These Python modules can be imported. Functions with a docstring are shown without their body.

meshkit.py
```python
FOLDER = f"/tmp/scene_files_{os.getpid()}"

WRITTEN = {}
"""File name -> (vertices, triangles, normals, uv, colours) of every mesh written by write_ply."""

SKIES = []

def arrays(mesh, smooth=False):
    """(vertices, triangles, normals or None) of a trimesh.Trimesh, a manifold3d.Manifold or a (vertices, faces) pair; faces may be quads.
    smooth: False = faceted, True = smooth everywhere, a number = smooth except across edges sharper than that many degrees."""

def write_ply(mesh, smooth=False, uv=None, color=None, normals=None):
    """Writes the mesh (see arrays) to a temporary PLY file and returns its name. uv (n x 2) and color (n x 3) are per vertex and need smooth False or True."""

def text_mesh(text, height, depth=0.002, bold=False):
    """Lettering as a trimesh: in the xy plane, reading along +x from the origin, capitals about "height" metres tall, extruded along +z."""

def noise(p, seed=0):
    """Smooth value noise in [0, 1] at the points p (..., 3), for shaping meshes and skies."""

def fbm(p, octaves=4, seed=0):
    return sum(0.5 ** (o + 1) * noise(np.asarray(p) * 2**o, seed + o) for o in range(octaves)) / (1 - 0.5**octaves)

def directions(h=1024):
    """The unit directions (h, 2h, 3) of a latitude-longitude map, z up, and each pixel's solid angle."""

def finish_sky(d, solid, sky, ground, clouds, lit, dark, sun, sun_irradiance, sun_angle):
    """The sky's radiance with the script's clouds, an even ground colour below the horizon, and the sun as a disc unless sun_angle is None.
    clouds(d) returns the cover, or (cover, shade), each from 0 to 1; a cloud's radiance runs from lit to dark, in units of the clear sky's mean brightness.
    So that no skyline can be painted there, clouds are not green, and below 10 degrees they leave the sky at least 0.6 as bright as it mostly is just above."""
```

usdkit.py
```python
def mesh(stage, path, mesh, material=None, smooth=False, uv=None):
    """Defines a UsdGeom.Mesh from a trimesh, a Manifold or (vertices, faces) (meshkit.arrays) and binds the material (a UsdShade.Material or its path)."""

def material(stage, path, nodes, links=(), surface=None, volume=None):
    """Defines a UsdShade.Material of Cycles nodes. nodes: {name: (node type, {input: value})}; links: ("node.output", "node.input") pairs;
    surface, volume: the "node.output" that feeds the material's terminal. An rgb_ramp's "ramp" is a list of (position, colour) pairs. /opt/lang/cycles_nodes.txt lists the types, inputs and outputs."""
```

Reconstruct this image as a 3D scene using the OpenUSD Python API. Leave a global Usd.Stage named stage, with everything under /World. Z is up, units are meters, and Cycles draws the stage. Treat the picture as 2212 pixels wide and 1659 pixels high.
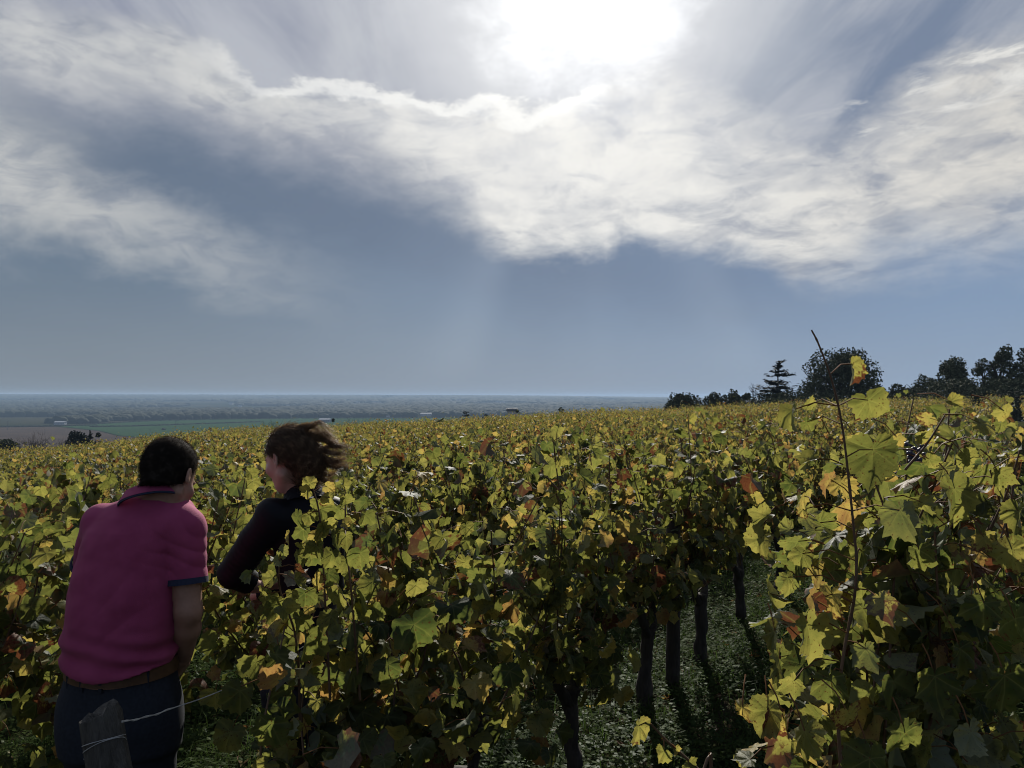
import math, random, numpy as np, trimesh, usdkit
from meshkit import noise as vnoise, fbm
from pxr import Usd, UsdGeom, UsdLux, UsdShade, Gf, Sdf, Vt

stage = Usd.Stage.CreateInMemory()
UsdGeom.SetStageUpAxis(stage, UsdGeom.Tokens.z)
UsdGeom.SetStageMetersPerUnit(stage, 1.0)
UsdGeom.Xform.Define(stage, '/World')

# ---------------------------------------------------------------- camera, exposure, sun
PITCH = 0.86
EXPOSURE = 0.5
SKY_STRENGTH = 0.1
SUN_AZ, SUN_EL = math.radians(4.9), math.radians(28.6)
FPX = 800.0                                   # focal length in pixels of a 1024 x 768 picture
cam = UsdGeom.Camera.Define(stage, '/World/camera')
cam.CreateHorizontalApertureAttr(36.0)
cam.CreateFocalLengthAttr(36.0 * FPX / 1024)
cam.CreateClippingRangeAttr(Gf.Vec2f(0.05, 60000.0))
cam.CreateExposureAttr(EXPOSURE)
cam.AddRotateXYZOp().Set((90 + PITCH, 0, 0))   # the eye is the origin; +y is ahead, z is up

sun = UsdLux.DistantLight.Define(stage, '/World/sun')
sun.CreateIntensityAttr(1.12)
sun.CreateAngleAttr(0.5)
sun.CreateNormalizeAttr(True)
sun.CreateColorAttr(Gf.Vec3f(1.0, 0.95, 0.86))
sun.AddRotateXYZOp().Set((90 - math.degrees(SUN_EL), 0, 180 - math.degrees(SUN_AZ)))
SUN_DIR = np.array([math.sin(SUN_AZ) * math.cos(SUN_EL), math.cos(SUN_AZ) * math.cos(SUN_EL), math.sin(SUN_EL)])


def ray(px, py):
    """Direction (with y = 1) from the eye through a pixel of the 1024 x 768 picture."""
    p = math.radians(PITCH)
    u, v = (px - 512) / FPX, (384 - py) / FPX
    y, z = math.cos(p) - v * math.sin(p), math.sin(p) + v * math.cos(p)
    return np.array([u / y, 1.0, z / y])


def at(px, py, depth):
    return ray(px, py) * depth


def lin(r, g, b):
    c = np.array([r, g, b]) / 255.0
    return np.where(c < .04045, c / 12.92, ((c + .055) / 1.055) ** 2.4)


class Ref:
    def __init__(s, g, name): s.g, s.name = g, name
    def __add__(s, o): return s.g.math('add', s, o)
    def __radd__(s, o): return s.g.math('add', o, s)
    def __sub__(s, o): return s.g.math('subtract', s, o)
    def __rsub__(s, o): return s.g.math('subtract', o, s)
    def __mul__(s, o): return s.g.math('multiply', s, o)
    def __rmul__(s, o): return s.g.math('multiply', o, s)
    def __truediv__(s, o): return s.g.math('divide', s, o)
    def __pow__(s, o): return s.g.math('power', s, o)


class Graph:
    """A small writer of shader node graphs."""
    def __init__(s): s.nodes, s.links = {}, []

    def node(s, kind, out, **inputs):
        name = f'n{len(s.nodes)}'
        plain = {}
        for k, v in inputs.items():
            if isinstance(v, Ref):
                s.links.append((v.name, f'{name}.{k}'))
            else:
                plain[k] = v
        s.nodes[name] = (kind, plain)
        if isinstance(out, tuple):
            return [Ref(s, f'{name}.{o}') for o in out]
        return Ref(s, f'{name}.{out}')

    def math(s, op, a, b=0.0, clamp=False):
        return s.node('math', 'value', math_type=op, value1=a, value2=b, use_clamp=clamp)

    def step(s, x, lo, hi, a=0.0, b=1.0):
        return s.node('map_range', 'result', range_type='smoothstep', value=x, from_min=lo, from_max=hi, to_min=a, to_max=b, clamp=True)

    def curve(s, x, pts, lo, hi):
        """A function of one variable given by (x, value) points."""
        xs = [(p[0] - lo) / (hi - lo) for p in pts]
        fac = s.node('map_range', 'result', range_type='linear', value=x, from_min=lo, from_max=hi, to_min=0.0, to_max=1.0, clamp=True)
        return s.node('rgb_ramp', 'color', fac=fac, ramp=[(a, (p[1],) * 3) for a, p in zip(xs, pts)])

    def mix(s, f, a, b, kind='mix'):
        a = tuple(map(float, a)) if not isinstance(a, Ref) else a
        b = tuple(map(float, b)) if not isinstance(b, Ref) else b
        return s.node('mix', 'color', mix_type=kind, fac=f, color1=a, color2=b)

    def noise(s, vec, scale, detail=4.0, rough=0.55, dist=0.0):
        return s.node('noise_texture', 'fac', vector=vec, scale=scale, detail=detail, roughness=rough, distortion=dist)

    def xyz(s, x, y, z):
        return s.node('combine_xyz', 'vector', x=x, y=y, z=z)

    def make(s, path, surface=None, volume=None):
        return usdkit.material(stage, path, s.nodes, s.links, surface=surface.name if surface else None, volume=volume.name if volume else None)


# ---------------------------------------------------------------- sky: the physical sky behind a torn, back-lit sheet of cloud
def build_sky():
    g = Graph()
    gain = 1.0 / (SKY_STRENGTH * 2 ** EXPOSURE)
    col = lambda r, gg, b: tuple(lin(r, gg, b) * gain)
    gray = lambda v: float(lin(v, v, v)[0] * gain)

    def azel(x, y):                                     # of a point of the photograph (2212 px wide)
        d = ray(x / 2.16, y / 2.16)
        return math.atan2(d[0], d[1]), math.atan2(d[2], math.hypot(d[0], d[1]))
    az_of = lambda x: azel(x, 500)[0]

    def edge(points):
        return [azel(*p) for p in points]
    px = 1 / 1728.0                                     # about one pixel of that photograph, as an angle
    d = g.node('geometry', 'position')
    x, y, z = g.node('separate_xyz', ('x', 'y', 'z'), vector=d)
    az = g.math('arctan2', x, y)
    el = g.math('arcsine', z)
    # the cloud deck as a plane overhead, seen in perspective
    zz = g.math('maximum', z, 0.0) + 0.10
    deck = g.xyz(x / zz, (y / zz) * 0.6, 0.0)
    flat = g.xyz(az, el * 1.6, 0.0)
    n_big = g.noise(deck, 1.1, 3.0, 0.5)
    n_mid = g.noise(deck, 3.2, 6.0, 0.6, 0.4)
    n_fine = g.noise(deck, 7.0, 8.0, 0.62, 0.6)
    n_edge = g.noise(flat, 9.0, 7.0, 0.6, 0.3)
    n_edge2 = g.noise(g.xyz(az, el * 2.2, 3.7), 26.0, 6.0, 0.6)
    # folded billows: ridged noise gives the lit upper rims
    n_lump = g.noise(g.xyz(az, el * 2.4, 7.7), 7.0, 4.0, 0.5, 0.2)
    n_rim = g.noise(g.xyz(az * 1.0, el * 2.3, 1.3), 14.0, 6.0, 0.58, 0.8)
    n_soft = g.noise(g.xyz(az, el * 1.9, 11.0), 4.2, 3.0, 0.5)
    n_soft2 = g.noise(g.xyz(az + el * 0.6, el * 2.6, 15.0), 8.5, 4.0, 0.55, 0.3)
    warp = (n_soft - 0.5) * (65 * px) + (n_edge - 0.5) * (120 * px) + (n_edge2 - 0.5) * (50 * px)
    elw = el + warp
    A = lambda pts: g.curve(az, edge(pts), -1.2, 1.2)
    F = lambda pts: g.curve(az, [(az_of(a), v) for a, v in pts], -1.2, 1.2)

    # lower sky: rain haze, bluer and lighter to the right
    low = g.mix(g.step(az, -0.65, 0.60), col(121, 133, 145), col(137, 158, 184))
    high = g.mix(g.step(az, -0.60, 0.55), col(102, 119, 138), col(122, 146, 178))
    c = g.mix(g.step(el, 0.01, 0.17), low, high)
    c = g.mix((n_big - 0.35) * 0.35, c, col(138, 150, 165))
    # the heavy bank below the sheet
    bank = g.step(g.math('absolute', elw - A([(-900, 420), (0, 330), (300, 340), (600, 420), (900, 480), (1200, 560), (1600, 580), (2000, 620)])), 190 * px, 10 * px) * F([(-300, 0.3), (0, 0.5), (200, 0.8), (700, 0.95), (1000, 0.85), (1300, 0.75), (1600, 0.6), (1800, 0.2), (2100, 0.0)])
    c = g.mix(bank * 0.48, c, col(97, 108, 129))
    # faint shafts of light through the rain haze, fanning down from the sun
    fan = g.math('arctan2', az - SUN_AZ, SUN_EL - el)
    shaft = g.noise(g.xyz(fan * 2.6, 0.75, 0.0), 1.0, 1.0, 0.4)
    c = g.mix(g.step(shaft, 0.50, 0.72) * g.step(g.math('absolute', fan), 0.75, 0.25) * g.step(el, 0.0, 0.06) * 0.19, c, col(176, 190, 206))
    c = g.mix(g.step(shaft, 0.48, 0.30) * g.step(g.math('absolute', fan), 0.9, 0.3) * g.step(el, 0.0, 0.08) * 0.22, c, col(104, 122, 148))

    # the sheet
    lower = A([(-900, 240), (-200, 215), (0, 225), (150, 255), (350, 270), (450, 305), (600, 352), (750, 372), (880, 410), (960, 430), (1020, 480), (1055, 530), (1090, 544),
               (1250, 546), (1310, 536), (1340, 500), (1380, 494), (1425, 524), (1500, 534), (1640, 545), (1715, 582), (1850, 560), (2000, 525), (2212, 500), (3000, 520)])
    soft = F([(-200, 75 * px), (300, 60 * px), (700, 50 * px), (1000, 60 * px), (1090, 34 * px), (1300, 30 * px), (1650, 30 * px), (1750, 55 * px), (2212, 95 * px)])
    above = elw - lower
    sheet = g.step(above, soft * -1.35, soft * 1.25)
    upper = A([(-900, -200), (-200, -50), (0, -10), (200, 40), (350, 70), (470, 110), (560, 185), (700, 186), (850, 195), (1000, 212), (1150, 238), (1230, 222),
               (1300, 190), (1450, 165), (1600, 235), (1750, 305), (1850, 285), (1950, 215), (2050, 140), (2212, 60), (3000, -100)])
    over = elw - upper
    usoft = F([(0, 60 * px), (400, 40 * px), (560, 12 * px), (1000, 10 * px), (1200, 14 * px), (1400, 70 * px), (1800, 60 * px), (2212, 50 * px)])
    top = g.step(over, usoft * -1.0, usoft)

    ds = g.node('vector_math', 'value', math_type='dot_product', vector1=d, vector2=tuple(map(float, SUN_DIR)))
    ang0 = g.math('arccosine', g.math('minimum', ds, 1.0))
    # lit cloud: white, with grey modelling, a little darker towards its lower edge
    lit = g.mix(g.step(az, -0.55, 0.05), col(202, 203, 203), col(234, 233, 229))
    lit = g.mix(g.step(az, 0.15, 0.6), lit, col(216, 213, 207))
    shade = g.step(n_mid, 0.42, 0.64) * 0.42 + g.step(n_rim, 0.46, 0.66) * 0.42 + g.step(n_fine, 0.42, 0.66) * 0.16 + g.step(n_lump, 0.50, 0.64) * g.step(az, 0.15, -0.2) * 0.35 + g.step(n_soft2, 0.46, 0.66) * 0.38
    lit = g.mix(g.math('minimum', shade, 1.0), lit, g.mix(g.step(ang0, 0.5, 0.15), col(150, 156, 168), col(196, 199, 205)))
    under = g.step(above, 120 * px, -10 * px) * g.step(az, 0.02, -0.2) * 0.85
    lit = g.mix(under, lit, col(150, 155, 168))

    # veil above: lavender grey to the left, torn blue gaps to the right
    streak = g.noise(g.xyz((x / zz) * 3.0, (y / zz) * 0.55, 2.0), 1.5, 6.0, 0.55, 0.5)
    veil = g.mix(g.step(streak, 0.35, 0.68), col(146, 152, 169), col(180, 184, 193))
    gaps = g.mix(g.step(streak, 0.38, 0.68), col(116, 131, 155), col(166, 172, 184))
    veil = g.mix(g.step(az, 0.18, 0.30), veil, gaps)
    veil = g.mix(g.step(ang0, 0.36, 0.10) * 0.75, veil, col(214, 216, 219))
    cloud = g.mix(top, lit, veil)
    # rim of the sheet's upper edge against the veil
    rim = g.step(g.math('absolute', over + 14 * px), 22 * px, 2 * px) * F([(400, 0.0), (600, 0.6), (1000, 0.8), (1200, 0.9), (1300, 0.2), (1500, 0.0)])
    cloud = g.mix(rim, cloud, col(246, 246, 243))
    # cloud is bright where the sun shines through it and grey-blue away from the sun
    away = g.step(ang0, 0.62, 1.5)
    cloud = g.mix(away, cloud, col(112, 122, 140))
    c = g.mix(g.step(ang0, 0.8, 1.8), c, col(84, 102, 132))
    c = g.mix(sheet * (1.0 - away * 0.45), c, cloud)

    # a dim torn tongue of the sheet hanging over the left
    mid = A([(-900, 330), (-200, 350), (0, 385), (150, 425), (300, 480), (450, 548), (600, 590), (800, 640)])
    half = F([(-300, 120 * px), (0, 105 * px), (200, 75 * px), (450, 62 * px), (700, 70 * px)])
    off = g.math('absolute', (elw + (n_edge - 0.5) * (70 * px)) - mid)
    tongue = g.step(off, half * 1.8, half * 0.0) * F([(-200, 0.95), (0, 0.95), (200, 0.80), (350, 0.64), (460, 0.46), (560, 0.28), (680, 0.12), (850, 0.0)])
    c = g.mix(tongue, c, g.mix(g.step(n_rim, 0.4, 0.7), col(196, 197, 196), col(160, 165, 173)))
    # scraps of lit cloud to the right
    scrap = g.step(g.noise(g.xyz(az * 1.2 - el * 1.3, el * 4.0, 5.0), 9.0, 7.0, 0.62, 0.5), 0.50, 0.66)
    place = g.step(g.math('absolute', el - A([(1400, 300), (1800, 290), (1950, 240), (2100, 170), (2300, 100)])), 85 * px, 20 * px) * F([(1700, 0.0), (1850, 0.7), (1950, 0.95), (2212, 1.0), (2500, 0.0)])
    c = g.mix(scrap * place, c, col(226, 225, 221))

    # the veiled sun's own glare on the thin cloud round it
    ang = ang0
    angw = ang + (n_edge - 0.5) * 0.14 + (n_edge2 - 0.5) * 0.05 + (streak - 0.5) * 0.06
    glare = g.step(angw, 0.17, 0.03) * 0.60 + g.step(angw, 0.32, 0.06) * 0.12 + g.step(ang, 0.5, 0.0) * 0.03
    glare = g.math('multiply', glare, sheet * 0.9 + 0.1)
    c = g.node('mix', 'color', mix_type='add', fac=1.0, color1=c, color2=g.node('combine_color', 'color', color_type='rgb', r=glare * gain, g=glare * gain, b=glare * (gain * 0.98)))

    blue = g.node('sky_texture', 'color', sky_type='single_scattering', sun_disc=False, sun_elevation=SUN_EL, sun_rotation=SUN_AZ)
    c = g.mix(0.985, blue, c)
    bg = g.node('background_shader', 'background', color=c, strength=SKY_STRENGTH)
    m = g.make('/World/Looks/sky', surface=bg)
    dome = UsdLux.DomeLight.Define(stage, '/World/sky')
    UsdShade.MaterialBindingAPI.Apply(dome.GetPrim()).Bind(m)
    dome.GetPrim().SetCustomDataByKey('kind', 'structure')


build_sky()


# ---------------------------------------------------------------- writing the stage
_taken = {}


def free(parent, name):
    k = (parent, name)
    n = _taken.get(k, 0)
    _taken[k] = n + 1
    return f'{parent}/{name}' if n == 0 else f'{parent}/{name}_{n:03d}'


def tag(prim, label=None, cat=None, group=None, kind=None):
    prim = prim.GetPrim() if hasattr(prim, 'GetPrim') else prim
    for k, v in (('label', label), ('category', cat), ('group', group), ('kind', kind)):
        if v:
            prim.SetCustomDataByKey(k, v)
    return prim


def thing(name, label, cat, loc=(0, 0, 0), rotz=0.0, group=None):
    x = UsdGeom.Xform.Define(stage, free('/World', name))
    x.AddTranslateOp().Set(Gf.Vec3d(*map(float, loc)))
    if rotz:
        x.AddRotateZOp().Set(math.degrees(rotz))
    tag(x, label, cat, group)
    return str(x.GetPath())


def obj(name, mesh, mat, parent='/World', smooth=False, prims=None, uv=None, **keys):
    m = usdkit.mesh(stage, free(parent, name), mesh, '/World/Looks/' + mat, smooth=smooth, uv=uv)
    for k, v in (prims or {}).items():
        UsdGeom.PrimvarsAPI(m).CreatePrimvar(k, Sdf.ValueTypeNames.FloatArray, 'vertex').Set(Vt.FloatArray.FromNumpy(np.asarray(v, np.float32)))
    if keys:
        tag(m, **keys)
    return str(m.GetPath())


def curves(name, strands, width, mat, parent):
    """strands: (n, k, 3) points; width: one number or (n, k)."""
    c = UsdGeom.BasisCurves.Define(stage, free(parent, name))
    n, k = strands.shape[:2]
    c.CreateTypeAttr('linear')
    c.CreateCurveVertexCountsAttr(Vt.IntArray([k] * n))
    c.CreatePointsAttr(Vt.Vec3fArray.FromNumpy(np.ascontiguousarray(strands.reshape(-1, 3), np.float32)))
    w = np.broadcast_to(width, (n, k)).reshape(-1)
    c.CreateWidthsAttr(Vt.FloatArray.FromNumpy(np.ascontiguousarray(w, np.float32)))
    c.SetWidthsInterpolation('vertex')
    UsdShade.MaterialBindingAPI.Apply(c.GetPrim()).Bind(UsdShade.Material.Get(stage, '/World/Looks/' + mat))
    return c


def scatter(name, protos, pos, scale, yaw, index, label, cat, tilt=None):
    """ONE object of uncountable stuff: protos = [(part name, mesh, material, prims, uv)]."""
    pi = UsdGeom.PointInstancer.Define(stage, free('/World', name))
    p = str(pi.GetPath())
    for nm, mesh, mat, prims, uv in protos:
        q = obj(nm, mesh, mat, p, prims=prims, uv=uv, smooth=mat == 'forest')
        pi.CreatePrototypesRel().AddTarget(q)
    n = len(pos)
    pi.CreatePositionsAttr(Vt.Vec3fArray.FromNumpy(np.asarray(pos, np.float32)))
    pi.CreateScalesAttr(Vt.Vec3fArray.FromNumpy(np.ascontiguousarray(np.broadcast_to(np.asarray(scale, np.float32).reshape(n, -1), (n, 3)))))
    q = np.zeros((n, 4))
    q[:, 0], q[:, 3] = np.cos(yaw / 2), np.sin(yaw / 2)
    pi.CreateOrientationsAttr(Vt.QuathArray([Gf.Quath(float(a[0]), float(a[1]), float(a[2]), float(a[3])) for a in q]))
    pi.CreateProtoIndicesAttr(Vt.IntArray([int(i) for i in index]))
    tag(pi, label, cat, kind='stuff')


def tube(points, radii, sides=6, cap=True):
    p = np.asarray(points, float)
    t = np.gradient(p, axis=0)
    t /= np.linalg.norm(t, axis=1, keepdims=True) + 1e-12
    ref = np.array([0, 0, 1.0]) if abs(t[:, 2]).mean() < 0.8 else np.array([1.0, 0.13, 0])
    a = np.cross(t, ref)
    a /= np.linalg.norm(a, axis=1, keepdims=True) + 1e-12
    b, ang = np.cross(t, a), np.arange(sides) * 2 * np.pi / sides
    v = p[:, None] + np.broadcast_to(radii, (len(p),))[:, None, None] * (np.cos(ang)[None, :, None] * a[:, None] + np.sin(ang)[None, :, None] * b[:, None])
    i, j = np.meshgrid(np.arange(len(p) - 1), np.arange(sides), indexing='ij')
    q = np.stack([i * sides + j, i * sides + (j + 1) % sides, (i + 1) * sides + (j + 1) % sides, (i + 1) * sides + j], -1).reshape(-1, 4)
    v, f = v.reshape(-1, 3), np.vstack([q[:, [0, 1, 2]], q[:, [0, 2, 3]]])
    if cap:
        n = len(v)
        v = np.vstack([v, p[:1], p[-1:]])
        k = np.arange(sides)
        e = (len(p) - 1) * sides
        f = np.vstack([f, np.stack([k * 0 + n, (k + 1) % sides, k], 1), np.stack([k * 0 + n + 1, e + k, e + (k + 1) % sides], 1)])
    return v, f


def join(parts):
    vs, fs, n = [], [], 0
    for v, f in parts:
        vs.append(v); fs.append(np.asarray(f) + n); n += len(v)
    return np.vstack(vs), np.vstack(fs)


def box(lo, hi):
    m = trimesh.creation.box(np.subtract(hi, lo))
    m.apply_translation(np.add(lo, hi) / 2.0)
    return np.array(m.vertices), np.array(m.faces)


def spline(pts, n):
    """Catmull-Rom through the points."""
    p = np.asarray(pts, float)
    p = np.vstack([2 * p[0] - p[1], p, 2 * p[-1] - p[-2]])
    t = np.linspace(0, len(p) - 3 - 1e-9, n)
    i = t.astype(int)
    t = (t - i)[:, None]
    a, b, c, d = p[i], p[i + 1], p[i + 2], p[i + 3]
    return 0.5 * (2 * b + (c - a) * t + (2 * a - 5 * b + 4 * c - d) * t ** 2 + (3 * b - a - 3 * c + d) * t ** 3)


# ---------------------------------------------------------------- materials
def leaf_material(name, far=False):
    g = Graph()
    at_ = lambda k: g.node('attribute', 'fac', attribute=k)
    tint, brown, seed, vein = at_('tint'), at_('brown'), at_('seed'), at_('vein')
    uv = g.node('uvmap', 'UV', attribute='st')
    u, v, _ = g.node('separate_xyz', ('x', 'y', 'z'), vector=uv)
    vec = g.xyz(u, v, seed * 37.0)
    n1 = g.noise(vec, 1.6, 2.0, 0.5)
    n2 = g.noise(vec, 4.5, 3.0, 0.6)
    n3 = g.noise(vec, 11.0, 2.0, 0.6)
    rad = g.node('vector_math', 'value', math_type='length', vector1=uv)
    t = tint + (n1 - 0.5) * 0.52 + (n2 - 0.5) * 0.22 + (rad - 0.5) * 0.14
    ramp = lambda stops: g.node('rgb_ramp', 'color', fac=t, ramp=stops)
    refl = ramp([(0.0, (.018, .032, .014)), (0.3, (.042, .056, .018)), (0.55, (.105, .108, .030)), (0.78, (.240, .185, .045)), (1.0, (.180, .100, .040))])
    thru = ramp([(0.0, (.088, .120, .024)), (0.3, (.232, .236, .048)), (0.55, (.400, .355, .075)), (0.78, (.550, .400, .090)), (1.0, (.400, .220, .065))])
    if far:
        thru = g.mix(1.0, thru, (.86, .79, .86), 'multiply')
    mask = g.step(n2 * 0.85 + rad * 0.42 + brown * 0.9, 1.05, 1.16)
    dry = g.mix(g.step(n3, 0.35, 0.65), (.085, .022, .012), (.190, .095, .045))
    spots = g.step(n3, 0.635, 0.67) * 0.85
    refl = g.mix(spots, g.mix(mask, refl, dry), (.045, .022, .010))
    thru = g.mix(spots, g.mix(mask, thru, g.mix(n3, (.075, .014, .008), (.17, .070, .026))), (.10, .03, .01))
    vm = g.math('power', g.math('minimum', vein, 1.0), 6.0)
    refl = g.mix(vm * 0.45, refl, (.22, .22, .10))
    thru = g.mix(vm * 0.35, thru, (.40, .40, .08))
    back = g.node('geometry', 'backfacing')
    refl = g.mix(back * 0.62, refl, (.21, .235, .165))
    stalk = g.step(vein, 1.5, 1.6)
    refl = g.mix(stalk, refl, (.24, .115, .045))
    thru = g.mix(stalk, thru, (.10, .03, .01))
    kw = {}
    if not far:
        kw['normal'] = g.node('bump', 'normal', height=n3 * 0.5 + vein * -0.6, strength=0.5, distance=0.004)
    p = g.node('principled_bsdf', 'BSDF', base_color=refl, roughness=0.48 + n2 * 0.25, specular_ior_level=0.24, **kw)
    tr = g.node('translucent_bsdf', 'BSDF', color=thru, **kw)
    s = g.node('mix_closure', 'closure', fac=0.46, closure1=p, closure2=tr)
    g.make('/World/Looks/' + name, surface=s)


def rough_material(name, dark, light, scale=6.0, bump=0.6, dist=0.02, rough=0.85, stretch=(1, 1, 1), spec=0.3, detail=6.0, space='object'):
    g = Graph()
    pos = g.node('texture_coordinate', 'object') if space == 'object' else g.node('geometry', 'position')
    vec = g.node('mapping', 'vector', vector=pos, scale=stretch)
    n = g.noise(vec, scale, detail, 0.62)
    n2 = g.noise(vec, scale * 4.3, 4.0, 0.6)
    c = g.mix(g.step(n * 0.7 + n2 * 0.3, 0.3, 0.7), dark, light)
    nm = g.node('bump', 'normal', height=n * 0.6 + n2 * 0.4, strength=bump, distance=dist)
    p = g.node('principled_bsdf', 'BSDF', base_color=c, roughness=rough, specular_ior_level=spec, normal=nm)
    g.make('/World/Looks/' + name, surface=p)


leaf_material('leaf')
leaf_material('far_leaf', far=True)
rough_material('bark', (.016, .013, .011), (.050, .040, .032), 22.0, 1.0, 0.012, stretch=(1, 1, 0.25))
rough_material('cane', (.055, .030, .017), (.130, .075, .040), 30.0, 0.5, 0.003, rough=0.6, stretch=(1, 1, 0.2))
rough_material('post_wood', (.024, .022, .019), (.085, .078, .068), 34.0, 1.0, 0.02, stretch=(1, 1, 0.18))
rough_material('wire', (.20, .19, .18), (.42, .41, .40), 40.0, 0.2, 0.001, rough=0.45, spec=0.8)
rough_material('skin', (.24, .125, .085), (.30, .165, .115), 30.0, 0.15, 0.002, rough=0.55, spec=0.4)
rough_material('pale_skin', (.38, .22, .17), (.45, .27, .215), 30.0, 0.15, 0.002, rough=0.55, spec=0.4)
rough_material('leather_belt', (.055, .026, .012), (.09, .045, .02), 40.0, 0.3, 0.003, rough=0.5)
rough_material('denim', (.008, .010, .016), (.016, .020, .030), 90.0, 0.4, 0.003)
rough_material('navy_knit', (.010, .014, .034), (.020, .026, .056), 160.0, 0.4, 0.002)
rough_material('shoe', (.02, .016, .013), (.05, .038, .03), 30.0, 0.3, 0.003, rough=0.5)
rough_material('far_tree', (.036, .048, .028), (.100, .105, .058), 0.9, 0.0, 0.02, spec=0.1)
rough_material('conifer', (.018, .026, .025), (.045, .056, .046), 0.9, 0.0, 0.02, spec=0.1)
rough_material('bare_twig', (.045, .035, .028), (.085, .07, .055), 3.0, 0.0, 0.02, spec=0.1)
rough_material('white_wall', (.42, .41, .40), (.52, .51, .50), 0.6, 0.1, 0.02)
rough_material('slate_roof', (.10, .11, .125), (.16, .17, .19), 1.5, 0.3, 0.05)
rough_material('barn_metal', (.30, .31, .33), (.42, .43, .45), 0.8, 0.2, 0.05, rough=0.5)
rough_material('dark_opening', (.02, .02, .022), (.03, .03, .032), 2.0, 0.0, 0.02)
rough_material('pole_metal', (.10, .10, .10), (.15, .15, .15), 2.0, 0.0, 0.02)
rough_material('grape_skin', (.012, .010, .025), (.05, .045, .07), 60.0, 0.1, 0.002, rough=0.4)
rough_material('eye', (.5, .48, .45), (.55, .53, .5), 60.0, 0.0, 0.002, rough=0.2)


def knit_material():                                    # the polo's pique: a fine weave with soft sheen
    g = Graph()
    pos = g.node('texture_coordinate', 'object')
    n = g.noise(pos, 14.0, 5.0, 0.6)
    weave = g.node('voronoi_texture', 'distance', vector=pos, scale=420.0)
    c = g.mix(g.step(n, 0.3, 0.7), (.32, .047, .122), (.38, .062, .152))
    nm = g.node('bump', 'normal', height=weave, strength=0.35, distance=0.002)
    p = g.node('principled_bsdf', 'BSDF', base_color=c, roughness=0.85, specular_ior_level=0.25, sheen_weight=0.12, sheen_roughness=0.5, sheen_tint=(1.0, .7, .8), normal=nm)
    tr = g.node('translucent_bsdf', 'BSDF', color=(.55, .06, .16))
    g.make('/World/Looks/pink_knit', surface=g.node('mix_closure', 'closure', fac=0.08, closure1=p, closure2=tr))
    g = Graph()
    pos = g.node('texture_coordinate', 'object')
    n = g.noise(pos, 30.0, 5.0, 0.6)
    nm = g.node('bump', 'normal', height=n, strength=0.35, distance=0.003)
    p = g.node('principled_bsdf', 'BSDF', base_color=(.006, .006, .009), roughness=0.50 + n * 0.22, specular_ior_level=0.13, normal=nm)
    g.make('/World/Looks/black_leather', surface=p)
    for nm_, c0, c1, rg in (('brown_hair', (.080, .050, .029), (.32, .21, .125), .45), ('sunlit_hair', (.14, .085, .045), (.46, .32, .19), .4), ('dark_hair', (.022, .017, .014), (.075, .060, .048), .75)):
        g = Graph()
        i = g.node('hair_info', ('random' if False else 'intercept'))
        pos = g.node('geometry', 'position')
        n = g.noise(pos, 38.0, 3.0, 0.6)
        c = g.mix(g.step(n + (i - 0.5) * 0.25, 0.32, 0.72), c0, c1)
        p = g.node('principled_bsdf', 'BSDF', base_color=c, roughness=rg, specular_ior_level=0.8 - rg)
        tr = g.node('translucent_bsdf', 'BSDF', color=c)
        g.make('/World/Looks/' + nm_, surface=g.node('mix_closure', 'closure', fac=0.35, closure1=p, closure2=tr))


knit_material()


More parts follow.
